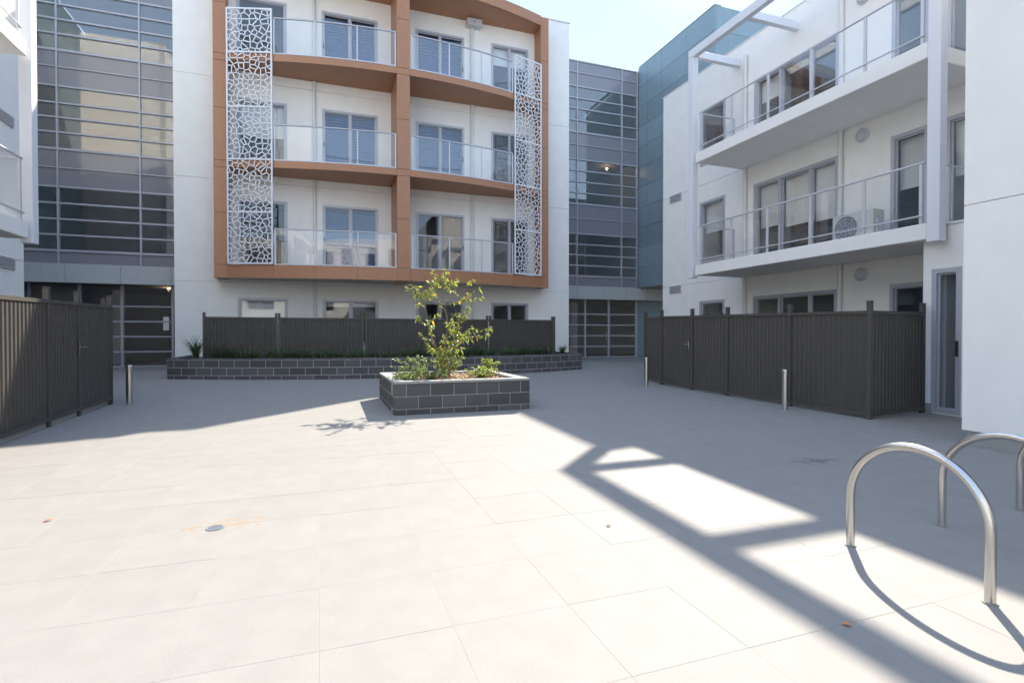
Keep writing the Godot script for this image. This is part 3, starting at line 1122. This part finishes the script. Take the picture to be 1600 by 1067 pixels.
func oriented_box(st: SurfaceTool, a: Vector3, b: Vector3, side: Vector3, upv: Vector3, off := Vector3.ZERO):
	# box along a-b with half extents side, up
	var c := []
	for e in [a, b]:
		for k in [[-1, -1], [1, -1], [1, 1], [-1, 1]]:
			c.append(e + off + side * k[0] + upv * k[1])
	var cen: Vector3 = (a + b) * 0.5 + off
	for f in [[0, 1, 2, 3], [4, 5, 6, 7], [0, 1, 5, 4], [1, 2, 6, 5], [2, 3, 7, 6], [3, 0, 4, 7]]:
		quad(st, c[f[0]], c[f[1]], c[f[2]], c[f[3]], (c[f[0]] + c[f[2]]) * 0.5 - cen)

func fence(label: String, pts: Array, height: float, base: Callable, post_over: float, gap: float, flip := 1.0) -> Node3D:
	var p0: Array = pts[0]
	var b := thing("metal_fence", label, "fence", V(p0[0], p0[1], base.call(p0[1])))
	for i in pts.size():
		var e: float = pts[i][0]
		var n: float = pts[i][1]
		var g: float = base.call(n)
		var po := piece(b, "post", M.fence_post, e - 0.034, e + 0.034, n - 0.034, n + 0.034, g, g + height + post_over - 0.012, 0.004)
		piece(po, "cap", M.fence_post, e - 0.038, e + 0.038, n - 0.038, n + 0.038, g + height + post_over - 0.010, g + height + post_over + 0.008, 0.004)
	for i in pts.size() - 1:
		var a := Vector2(pts[i][0], pts[i][1])
		var c := Vector2(pts[i + 1][0], pts[i + 1][1])
		var d := (c - a).normalized()
		a += d * 0.037
		c -= d * 0.037
		var nrm := Vector2(-d.y, d.x) * flip
		var ga: float = base.call(a.y)
		var gc: float = base.call(c.y)
		var at := V(a.x, a.y, ga)
		var st := begin()
		sheet(st, a, c, ga + gap + 0.03, gc + gap + 0.03, ga + height - 0.03, gc + height - 0.03, at, nrm)
		done(st, b, "sheet_panel", M.fence, at)
		for lv in [gap + 0.02, height - 0.02]:
			var rl := begin()
			oriented_box(rl, V(a.x, a.y, ga + lv) - at, V(c.x, c.y, gc + lv) - at, V(nrm.x, nrm.y, 0) * 0.028, Vector3(0, 0.025, 0), V(nrm.x, nrm.y, 0) * 0.008)
			done(rl, b, "rail", M.fence_post, at)
	return b

func gate_handle(b: Node3D, e: float, n: float, h: float, s: float):
	var hd := part(b, "gate_handle", V(e, n, h))
	piece(hd, "plate", M.steel, e, e + s * 0.012, n - 0.02, n + 0.02, h - 0.09, h + 0.11, 0.003)
	piece(hd, "lever", M.steel, e + s * 0.05, e + s * 0.066, n - 0.012, n + 0.12, h + 0.02, h + 0.04, 0.004)
	piece(hd, "spindle", M.steel, e + s * 0.0125, e + s * 0.05, n - 0.01, n + 0.01, h + 0.02, h + 0.04)

func fences():
	var g := func(n: float) -> float: return SLOPE * n
	var r := fence("dark ribbed metal fence around the ground-floor terrace at right", [[10.9, 12.55], [8.35, 12.55], [7.97, 11.28], [7.96, 10.11], [7.97, 9.0], [8.0, 7.45], [8.03, 5.98], [9.5, 6.16]], 1.68, g, 0.15, 0.05, -1.0)
	gate_handle(r, 7.96 - 0.036, 10.2, 1.15, -1.0)
	var l := fence("dark ribbed metal fence along the left edge of the courtyard", [[-3.52, 3.0], [-3.52, 5.0], [-3.52, 7.0], [-3.52, 9.05], [-3.52, 10.03], [-3.50, 11.32], [-3.9, 12.3], [-6.0, 12.5]], 1.74, g, 0.17, 0.09, -1.0)
	gate_handle(l, -3.52 + 0.036, 10.0, 1.18, 1.0)
	var pl := begin()
	var at := V(-3.62, 3, 0)
	for k in 8:
		var n0 := 3.0 + k * 1.04
		var n1 := n0 + 1.035
		oriented_box(pl, V(-3.60, n0, gy(n0) + 0.042) - at, V(-3.60, n1, gy(n1) + 0.042) - at, Vector3(0.075, 0, 0), Vector3(0, 0.038, 0))
	done(pl, l, "plinth", M.cap, at)
	var gb := func(_n: float) -> float: return 0.70
	fence("low dark ribbed metal fence standing behind the long curved planter", [[-3.05, 17.0], [-1.2, 17.0], [-1.12, 17.0], [1.22, 17.0], [1.32, 17.0], [3.3, 17.0], [5.2, 17.0], [5.3, 17.0], [7.55, 17.0], [7.66, 17.1]], 1.20, gb, 0.12, 0.0, -1.0)

# ---------------------------------------------------------------- planters of split-face blocks
func block_mesh(L: float, H: float, D: float) -> Mesh:
	return chbox(Vector3(L, H, D), 0.006)

func planters():
	# square planter in the middle of the court
	var e0 := 1.09
	var e1 := 3.38
	var n0 := 8.56
	var n1 := 10.78
	var g := gy(9.6)
	var b := thing("block_planter", "square planter of charcoal concrete blocks with the small tree", "planter", V((e0 + e1) * 0.5, (n0 + n1) * 0.5, g))
	var top := 0.66
	var hs := [[top - 0.045 - 0.19, 0.0], [top - 0.045 - 0.39, 0.5], [0.04, 0.0]]
	var t := 0.19
	# mortar core ring
	var mo := begin()
	var at := V(e0, n0, 0.0)
	for r in [[e0 + 0.006, e1 - 0.006, n0 + 0.006, n0 + t - 0.006], [e0 + 0.006, e1 - 0.006, n1 - t + 0.006, n1 - 0.006], [e0 + 0.006, e0 + t - 0.006, n0 + t - 0.006, n1 - t + 0.006], [e1 - t + 0.006, e1 - 0.006, n0 + t - 0.006, n1 - t + 0.006]]:
		bx(mo, V(r[0], r[2], 0.02) - at, V(r[1], r[3], top - 0.05) - at)
	done(mo, b, "mortar", M.mortar, at)
	for row in 3:
		var h0: float = hs[row][0]
		var h1: float = h0 + 0.19
		if row == 2:
			h1 = hs[1][0] - 0.01
		for side in 4:
			var a0: float = e0 if side < 2 else n0
			var a1: float = e1 if side < 2 else n1
			var x := a0
			var first := true
			var shift: float = 0.195 if (row % 2 == 0) == (side < 2) else 0.39
			while x < a1 - 0.01:
				var w: float = (shift if first else 0.387)
				if a1 - (x + w) < 0.12:
					w = a1 - x
				first = false
				var m: Material = M["block%d" % rng.randi_range(0, 3)]
				var j := rng.randf_range(-0.0015, 0.0015)
				var l := x
				var rr := x + w - 0.009
				if x + w >= a1 - 0.001:
					rr = a1
				if side == 0:
					piece(b, "block", m, l, rr, n0 + j, n0 + t, h0, h1, 0.005)
				elif side == 1:
					piece(b, "block", m, l, rr, n1 - t, n1 + j, h0, h1, 0.005)
				elif l > n0 + 0.01:
					var le := maxf(l, n0 + t + 0.009)
					var re := minf(rr, n1 - t - 0.009)
					if re - le > 0.03:
						if side == 2:
							piece(b, "block", m, e0 + j, e0 + t, le, re, h0, h1, 0.005)
						else:
							piece(b, "block", m, e1 - t, e1 + j, le, re, h0, h1, 0.005)
				else:
					# end of the side wall: the front block's return
					pass
				x += w
	# capping blocks
	for side in 4:
		var k := 0
		while k < 6:
			if side < 2:
				var l := lerpf(e0, e1, k / 6.0)
				var r := lerpf(e0, e1, (k + 1) / 6.0)
				var a := n0 - 0.004 if side == 0 else n1 - t
				piece(b, "capping", M.cap, l + 0.003 - (0.004 if k == 0 else 0.0), r - 0.003 + (0.004 if k == 5 else 0.0), a, a + t + 0.004, top - 0.04, top, 0.004)
			else:
				var l := lerpf(n0 + t, n1 - t, k / 6.0)
				var r := lerpf(n0 + t, n1 - t, (k + 1) / 6.0)
				var a := e0 - 0.004 if side == 2 else e1 - t
				piece(b, "capping", M.cap, a, a + t + 0.004, l + 0.004, r - 0.002, top - 0.04, top, 0.004)
			k += 1
	piece(b, "soil", M.soil, e0 + t + 0.002, e1 - t - 0.002, n0 + t + 0.002, n1 - t - 0.002, 0.05, top - 0.06)
	# bark mulch
	for v in 3:
		var st := begin()
		var o := V((e0 + e1) * 0.5, (n0 + n1) * 0.5, top - 0.06)
		for k in 900:
			var c := V(rng.randf_range(e0 + t + 0.03, e1 - t - 0.03), rng.randf_range(n0 + t + 0.03, n1 - t - 0.03), top - 0.06 + rng.randf_range(0.0, 0.028)) - o
			var bas := Basis.from_euler(Vector3(rng.randf_range(-0.5, 0.5), rng.randf_range(0, TAU), rng.randf_range(-0.5, 0.5)))
			var s := Vector3(rng.randf_range(0.012, 0.03), 0.004, rng.randf_range(0.006, 0.014))
			var q := []
			for y in [-1, 1]:
				for z in [[-1, -1], [1, -1], [1, 1], [-1, 1]]:
					q.append(c + bas * Vector3(s.x * z[0], s.y * y, s.z * z[1]))
			quad(st, q[4], q[5], q[6], q[7], bas * Vector3.UP)
			quad(st, q[0], q[1], q[5], q[4], bas * Vector3(0, 0, -1))
			quad(st, q[2], q[3], q[7], q[6], bas * Vector3(0, 0, 1))
		var mu := done(st, self, numbered("bark_mulch"), M["mulch%d" % v], o)
		mu.set_meta("kind", "stuff")
		mu.set_meta("label", ["pale tan bark chips covering the square planter bed", "brown bark chips scattered in the square planter bed", "straw coloured bark chips scattered in the square planter bed"][v])
		mu.set_meta("category", "mulch")
	# long curved planter against the apartment block
	var c := thing("curved_planter", "long curved planter wall of charcoal blocks below the orange bay", "planter", V(2.3, 15.0, gy(15)))
	var pe := func(e: float) -> float: return 14.82 + 0.038 * (e - 2.3) * (e - 2.3)
	# arc-length samples
	var path := []
	var s := 0.0
	var prev := Vector2(-3.78, pe.call(-3.78))
	path.append([0.0, prev])
	for k in range(1, 401):
		var e := lerpf(-3.78, 8.28, k / 400.0)
		var q := Vector2(e, pe.call(e))
		s += q.distance_to(prev)
		path.append([s, q])
		prev = q
	var at_s := func(x: float) -> Vector2:
		x = clampf(x, 0.0, s)
		for k in range(1, path.size()):
			if path[k][0] >= x:
				var u: float = (x - path[k - 1][0]) / (path[k][0] - path[k - 1][0])
				return (path[k - 1][1] as Vector2).lerp(path[k][1], u)
		return path[-1][1]
	var top2 := 0.78
	var mo2 := begin()
	var nseg := 40
	for k in nseg:
		var a: Vector2 = at_s.call(s * k / nseg)
		var q: Vector2 = at_s.call(s * (k + 1) / nseg)
		var d := (q - a).normalized()
		var nr := Vector2(-d.y, d.x)
		oriented_box(mo2, V(a.x + nr.x * 0.1, a.y + nr.y * 0.1, 0.45), V(q.x + nr.x * 0.1, q.y + nr.y * 0.1, 0.45), V(nr.x, nr.y, 0) * 0.096, Vector3(0, 0.315, 0))
	done(mo2, c, "mortar", M.mortar)
	var rows2 := [[0.18, 0.333, 0.2], [0.347, 0.533, 0.0], [0.547, 0.733, 0.2], [0.742, 0.78, 0.1]]
	for row in rows2:
		var x: float = -row[2]
		while x < s - 0.02:
			var a: Vector2 = at_s.call(maxf(x, 0.0) + 0.007)
			var q: Vector2 = at_s.call(minf(x + 0.40, s) - 0.007)
			if a.distance_to(q) > 0.05:
				var d := (q - a).normalized()
				var nr := Vector2(-d.y, d.x)
				var mid := (a + q) * 0.5 + nr * 0.1
				var o := add_mesh(c, "block" if row[1] < 0.77 else "capping", chbox(Vector3(snappedf(a.distance_to(q), 0.001), row[1] - row[0], 0.2), 0.005), M["block%d" % rng.randi_range(0, 3)], V(mid.x, mid.y, (row[0] + row[1]) * 0.5))
				o.rotation.y = atan2(d.y, d.x)
			x += 0.40
	for side in [[-3.78, 1.0], [8.28, -1.0]]:
		var y0: float = pe.call(side[0]) + 0.2
		var k := 0
		while y0 + k * 0.4 < 19.2:
			for row in rows2:
				piece(c, "block", M["block%d" % rng.randi_range(0, 3)], side[0] + (0.0 if side[1] > 0 else -0.2), side[0] + (0.2 if side[1] > 0 else 0.0), y0 + k * 0.4 + 0.005, minf(y0 + k * 0.4 + 0.395, 19.38), row[0], row[1], 0.005)
			k += 1
	var so := begin()
	for k in 24:
		var a := lerpf(-3.57, 8.07, k / 24.0)
		var q := lerpf(-3.57, 8.07, (k + 1) / 24.0)
		quad(so, V(a, pe.call(a) + 0.21, 0.70), V(q, pe.call(q) + 0.21, 0.70), V(q, 19.38, 0.70), V(a, 19.38, 0.70), Vector3.UP)
	done(so, c, "soil", M.soil)

# ---------------------------------------------------------------- plants
func leaf(st: SurfaceTool, at: Vector3, dir: Vector3, up: Vector3, L: float, W: float, droop := 0.25):
	# pointed leaf with a fold along the midrib and a drooping tip: 8 triangles
	dir = dir.normalized()
	var side := dir.cross(up)
	if side.length() < 0.01:
		side = dir.cross(Vector3(0.3, 0.1, 0.9))
	side = side.normalized()
	var nrm := side.cross(dir).normalized()
	var rib := []
	var lf := []
	var rt := []
	for k in 4:
		var t := k / 3.0
		var w: float = [0.0, 0.95, 0.75, 0.0][k] * W * 0.5
		var c := at + dir * L * t - Vector3(0, 1, 0) * droop * L * t * t
		rib.append(c)
		lf.append(c + side * w + nrm * w * 0.35)
		rt.append(c - side * w + nrm * w * 0.35)
	for k in 3:
		for s in [lf, rt]:
			for q in [[rib[k], rib[k + 1], s[k + 1]], [rib[k], s[k + 1], s[k]]]:
				var n: Vector3 = (q[1] - q[0]).cross(q[2] - q[0])
				if n.length() < 1e-10:
					continue
				n = n.normalized()
				if n.dot(nrm) < 0:
					n = -n
				else:
					q = [q[0], q[2], q[1]]
				for v in q:
					st.set_normal(n)
					st.add_vertex(v)

func rand_dir(r: RandomNumberGenerator) -> Vector3:
	var z := r.randf_range(-1, 1)
	var a := r.randf_range(0, TAU)
	return Vector3(sqrt(1 - z * z) * cos(a), z, sqrt(1 - z * z) * sin(a))

func plants():
	var r := RandomNumberGenerator.new()
	r.seed = 44
	# small tree
	var base := V(2.16, 9.62, 0.60)
	var t := thing("small_tree", "young tree with sparse green and yellow leaves in the square planter", "tree", base)
	var wood := begin()
	var lv := begin()
	var ly := begin()
	var tips := []
	var stems := [
		[Vector3(0.0, 0, 0), Vector3(-0.02, 0.5, 0.0), Vector3(0.03, 1.0, 0.02), Vector3(-0.06, 1.5, 0.0), Vector3(-0.10, 1.95, 0.02)],
		[Vector3(0.02, 0, 0.02), Vector3(0.1, 0.45, 0.05), Vector3(0.22, 0.95, 0.12), Vector3(0.27, 1.4, 0.1), Vector3(0.32, 1.68, 0.12)],
		[Vector3(-0.02, 0, 0.0), Vector3(-0.12, 0.4, -0.08), Vector3(-0.28, 0.9, -0.12), Vector3(-0.36, 1.3, -0.1), Vector3(-0.45, 1.6, -0.1)],
	]
	for s in stems:
		tube(wood, s, 0.02, 8, true, [0.017, 0.013, 0.010, 0.007, 0.003])
	var limbs := []
	for s in stems:
		for k in 22:
			var u := r.randf_range(0.10, 1.0)
			var x: float = u * (s.size() - 1)
			var i: int = mini(int(x), s.size() - 2)
			var p: Vector3 = (s[i] as Vector3).lerp(s[i + 1], x - i)
			var a := r.randf_range(0, TAU)
			var len := r.randf_range(0.22, 0.52) * (1.0 - 0.35 * absf(u - 0.55))
			var d := Vector3(cos(a), r.randf_range(0.1, 0.9), sin(a)).normalized()
			limbs.append([p, d, len])
	limbs.append([Vector3(0.14, 0.62, 0.08), Vector3(0.86, 0.34, 0.1), 0.5])
	limbs.append([Vector3(0.5, 0.82, 0.13), Vector3(0.88, 0.42, -0.05), 0.48])
	limbs.append([Vector3(0.4, 0.76, 0.12), Vector3(0.95, 0.12, 0.2), 0.4])
	for b in limbs:
		var p: Vector3 = b[0]
		var d: Vector3 = b[1]
		var pts := [p]
		var q := p
		var dd := d.normalized()
		for k in 4:
			dd = (dd + Vector3(r.randf_range(-0.25, 0.25), r.randf_range(-0.12, 0.2), r.randf_range(-0.25, 0.25))).normalized()
			q += dd * b[2] / 4.0
			pts.append(q)
		tube(wood, pts, 0.005, 5, false, [0.008, 0.006, 0.005, 0.004, 0.002])
		for k in 17:
			var u := r.randf_range(0.2, 1.0) * 4.0
			var i := mini(int(u), 3)
			var o: Vector3 = (pts[i] as Vector3).lerp(pts[i + 1], u - i)
			var ld := (dd * 0.5 + rand_dir(r) + Vector3(0, -0.25, 0)).normalized()
			var st := ly if r.randf() < 0.08 else lv
			leaf(st, o, ld, (Vector3.UP + rand_dir(r) * 0.9).normalized(), r.randf_range(0.055, 0.105), r.randf_range(0.024, 0.040), r.randf_range(0.1, 0.45))
	done(wood, t, "trunk", M.bark, base)
	var cr := part(t, "crown", base)
	done(lv, cr, "green_leaves", M.leaf, base)
	done(ly, cr, "yellow_leaves", M.leaf_yellow, base)
	# low shrubs
	var sh := [
		[1.40, 9.0, 0.34, 0.18, "low green shrub at the front left corner of the square planter"],
		[1.78, 9.15, 0.36, 0.20, "low spreading shrub left of the tree in the square planter"],
		[1.72, 10.1, 0.5, 0.40, "taller leafy shrub at the back left of the square planter"],
		[2.18, 9.75, 0.30, 0.34, "leafy shrub at the foot of the small tree"],
		[2.75, 9.3, 0.34, 0.22, "low shrub right of the tree in the square planter"],
		[3.05, 9.75, 0.22, 0.36, "upright shrub at the right end of the square planter"],
	]
	for s in sh:
		var at := V(s[0], s[1], 0.60)
		var o := thing("shrub", s[4], "shrub", at, "shrubs in the square planter")
		var l := begin()
		var w := begin()
		for k in 34:
			var a := r.randf_range(0, TAU)
			var d := Vector3(cos(a) * s[2], s[3] * r.randf_range(0.4, 1.0), sin(a) * s[2])
			d.x *= r.randf_range(0.2, 1.0)
			d.z *= r.randf_range(0.2, 1.0)
			var m := Vector3(d.x * 0.4, d.y * 0.65, d.z * 0.4)
			tube(w, [Vector3.ZERO, m, d], 0.003, 4, false)
			for j in 11:
				var u := r.randf_range(0.25, 1.0)
				var p := m.lerp(d, u) if u > 0.5 else m * u * 2.0
				leaf(l, p, (rand_dir(r) + Vector3(0, 0.3, 0)).normalized(), (Vector3.UP + rand_dir(r) * 0.7).normalized(), r.randf_range(0.04, 0.07), r.randf_range(0.024, 0.04), 0.15)
		done(w, o, "stem", M.bark, at)
		done(l, o, "foliage", M.shrub_leaf if s[0] < 2.0 else M.leaf, at)
	# strap-leaved planting in the long planter
	var pe := func(e: float) -> float: return 14.82 + 0.038 * (e - 2.3) * (e - 2.3)
	var mass := begin()
	var e := -2.9
	while e < 7.4:
		var n: float = pe.call(e) + r.randf_range(0.5, 1.3)
		tuft(mass, r, V(e, n, 0.70), r.randf_range(0.30, 0.50), 34)
		e += r.randf_range(0.10, 0.16)
	var mm := done(mass, self, "strap_leaf_planting", M.strap_leaf)
	mm.set_meta("kind", "stuff")
	mm.set_meta("label", "dark strap-leaved planting along the long curved planter")
	mm.set_meta("category", "plants")
	for k in [[-3.2, 16.7, 0.78, "big arching grass tuft at the left end of the curved planter"], [7.75, 16.6, 0.42, "small grass tuft at the right end of the curved planter"]]:
		var at := V(k[0], k[1], 0.70)
		var o := thing("grass_tuft", k[3], "plant", at)
		var l := begin()
		tuft(l, r, Vector3.ZERO, k[2], 130)
		done(l, o, "blades", M.strap_leaf, at)

func tuft(st: SurfaceTool, r: RandomNumberGenerator, at: Vector3, size: float, n: int):
	for k in n:
		var a := r.randf_range(0, TAU)
		var d := Vector3(cos(a), 0, sin(a))
		var side := Vector3(-d.z, 0, d.x)
		var L := size * r.randf_range(0.6, 1.15)
		var lean := r.randf_range(0.25, 0.95)
		var p := at + d * r.randf_range(0, 0.05)
		var prev := []
		for j in 5:
			var u := j / 4.0
			var c := p + d * L * lean * u * u + Vector3(0, L * (u - 0.42 * lean * u * u * u), 0)
			var w := 0.011 * (1.0 - u) + 0.001
			var now := [c - side * w, c + side * w]
			if prev.size():
				quad(st, prev[0], prev[1], now[1], now[0], Vector3.UP)
			prev = now

# ---------------------------------------------------------------- street furniture and small things
func furniture():
	# bike hoops
	var labels := ["steel bike hoop standing nearest, its arched shadow on the sunlit tiles", "steel bike hoop in the shade, second from the left", "steel bike hoop cut off by the right edge of view"]
	var hoop: Node3D = null
	for k in 3:
		var e: float = [3.225, 4.17, 5.12][k]
		var n0: float = [1.75, 1.78, 1.80][k]
		var n1: float = [2.52, 2.56, 2.59][k]
		var at := V(e, (n0 + n1) * 0.5, gy(2.15))
		var o := thing("bike_hoop", labels[k], "bike rack", at, "steel bike hoops in a row")
		var pts := []
		var r := (n1 - n0) * 0.5
		var spring := 0.33
		pts.append(Vector3(0, -0.03, r))
		for i in 5:
			pts.append(Vector3(0, spring * (i + 0.5) / 5.0, r))
		for i in 33:
			var a := PI * i / 32.0
			pts.append(Vector3(0, spring + 0.012 + 0.372 * sin(a), r * cos(a)))
		for i in 5:
			pts.append(Vector3(0, spring * (1.0 - (i + 0.5) / 5.0), -r))
		pts.append(Vector3(0, -0.03, -r))
		var st := begin()
		tube(st, pts, 0.0245, 20)
		done(st, o, "tube", M.steel, at)
		for s in [-1.0, 1.0]:
			var fl := begin()
			lathe(fl, [[0.0255, 0.004], [0.034, 0.004], [0.034, 0.0], [0.0, 0.0]], Vector3.ZERO, 18)
			done(fl, o, "seal", M.joint, at + Vector3(0, 0.002 - SLOPE * s * r, s * r))
	# light bollards
	var bl := [[-3.18, 11.2, "steel bollard beside the left fence"], [7.56, 7.14, "steel bollard nearest, in front of the right fence"], [7.32, 10.97, "small far steel bollard at the north end of right fence"]]
	for k in bl:
		var at := V(k[0], k[1], gy(k[1]) - 0.005)
		var o := thing("bollard", k[2], "bollard", at, "steel bollards")
		var st := begin()
		lathe(st, [[0.0, 0.0], [0.052, 0.0], [0.052, 0.565], [0.045, 0.567]], Vector3.ZERO, 28)
		done(st, o, "shaft", M.steel, at)
		var hd := begin()
		var prof := []
		for i in 5:
			var y := 0.567 + i * 0.018
			prof += [[0.044, y], [0.044, y + 0.006], [0.06, y + 0.008], [0.06, y + 0.017]]
		lathe(hd, prof, Vector3.ZERO, 28)
		done(hd, o, "louvred_head", M.steel, at)
		var cp := begin()
		lathe(cp, [[0.06, 0.658], [0.06, 0.69], [0.054, 0.70], [0.0, 0.702]], Vector3.ZERO, 28)
		done(cp, o, "cap", M.steel, at)
	# floor drains
	var dr := [[-0.69, 4.18, "round floor drain in the sunlit tiles at left"], [4.99, 4.25, "round floor drain in the shaded tiles at right"]]
	for k in dr:
		var at := V(k[0], k[1], gy(k[1]) + 0.001)
		var o := thing("floor_drain", k[2], "drain", at, "floor drains")
		var st := begin()
		lathe(st, [[0.058, 0.0], [0.058, 0.004], [0.046, 0.004], [0.046, 0.0015]], Vector3.ZERO, 28)
		done(st, o, "rim", M.grate, at)
		var pit := begin()
		lathe(pit, [[0.046, 0.0012], [0.0, 0.0012]], Vector3.ZERO, 24)
		done(pit, o, "pit", M.grate, at)
		var gr := begin()
		for i in range(-3, 4):
			var hw := sqrt(maxf(0.0, 0.045 * 0.045 - pow(i * 0.012, 2)))
			bx(gr, Vector3(-hw, 0.0014, i * 0.012 - 0.0032), Vector3(hw, 0.0034, i * 0.012 + 0.0032))
		done(gr, o, "grate", M.grate, at)
	# rusty silt stains round the drains and on a few tiles
	for k in [[-0.62, 4.24, 0.30, 0.16, "rusty brown water stain around the sunlit floor drain"], [4.93, 4.27, 0.34, 0.14, "dark damp stain around the shaded floor drain"]]:
		var st := begin()
		var pts := [[-1, -1], [1, -1], [1, 1], [-1, 1]]
		var at := V(k[0], k[1], gy(k[1]) + 0.0012)
		for i in [0, 1, 2, 0, 2, 3]:
			st.set_normal(Vector3(0, 1, SLOPE))
			st.set_uv(Vector2(pts[i][0] * 0.5 + 0.5, pts[i][1] * 0.5 + 0.5))
			st.add_vertex(Vector3(pts[i][0] * k[2], -SLOPE * pts[i][1] * k[3], pts[i][1] * k[3]))
		var o := done(st, self, numbered("water_stain"), stain_material(int(k[0] * 10) + 50, k[0] > 0), at)
		o.set_meta("label", k[4])
		o.set_meta("category", "stain")
	# air conditioner on the lower balcony
	var ac := thing("air_conditioner", "pale outdoor air conditioning unit on the lower right balcony", "air conditioner", V(10.45, 8.07, 3.24))
	piece(ac, "casing", M.ac_casing, 10.3, 10.62, 7.62, 8.52, 3.29, 3.90, 0.012)
	piece(ac, "foot", M.black, 10.32, 10.6, 7.74, 7.80, 3.243, 3.289)
	piece(ac, "foot", M.black, 10.32, 10.6, 8.34, 8.40, 3.243, 3.289)
	var dk := begin()
	lathe(dk, [[0.255, 0.004], [0.0, 0.004]], Vector3.ZERO, 32)
	var rec := done(dk, ac, "fan_recess", M.grate, V(10.298, 8.2, 3.595))
	rec.rotation.z = PI / 2
	var grl := begin()
	for k in 4:
		var rr := 0.07 + k * 0.062
		var ring := []
		for i in 33:
			var a := TAU * i / 32.0
			ring.append(Vector3(-0.014, sin(a) * rr, cos(a) * rr))
		tube(grl, ring, 0.0055, 6, false)
	for i in 8:
		var a := TAU * i / 8.0
		tube(grl, [Vector3(-0.016, sin(a) * 0.05, cos(a) * 0.05), Vector3(-0.016, sin(a) * 0.265, cos(a) * 0.265)], 0.005, 5, false)
	done(grl, ac, "fan_grille", M.louvre, V(10.298, 8.2, 3.595))
	piece(ac, "side_cover", M.alu_light, 10.36, 10.56, 7.585, 7.618, 3.42, 3.72, 0.006)
	# fallen leaves
	var fl := [[-1.86, 4.7, "orange fallen leaf lying alone on sunlit tiles at left"], [2.35, 1.83, "orange fallen leaf near the bottom edge right of centre"], [1.9, 3.34, "small brown fallen leaf beside the long beam shadow"]]
	for k in fl:
		var at := V(k[0], k[1], gy(k[1]) + 0.003)
		var o := thing("fallen_leaf", k[2], "leaf", at, "fallen leaves")
		var st := begin()
		var d := Vector3(cos(k[0] * 7.0), 0.15, sin(k[0] * 7.0))
		leaf(st, Vector3(0, 0.002, 0), d, Vector3.UP, 0.055 if k[1] > 4 else 0.04, 0.034, 0.1)
		done(st, o, "blade", M.dry_leaf, at)
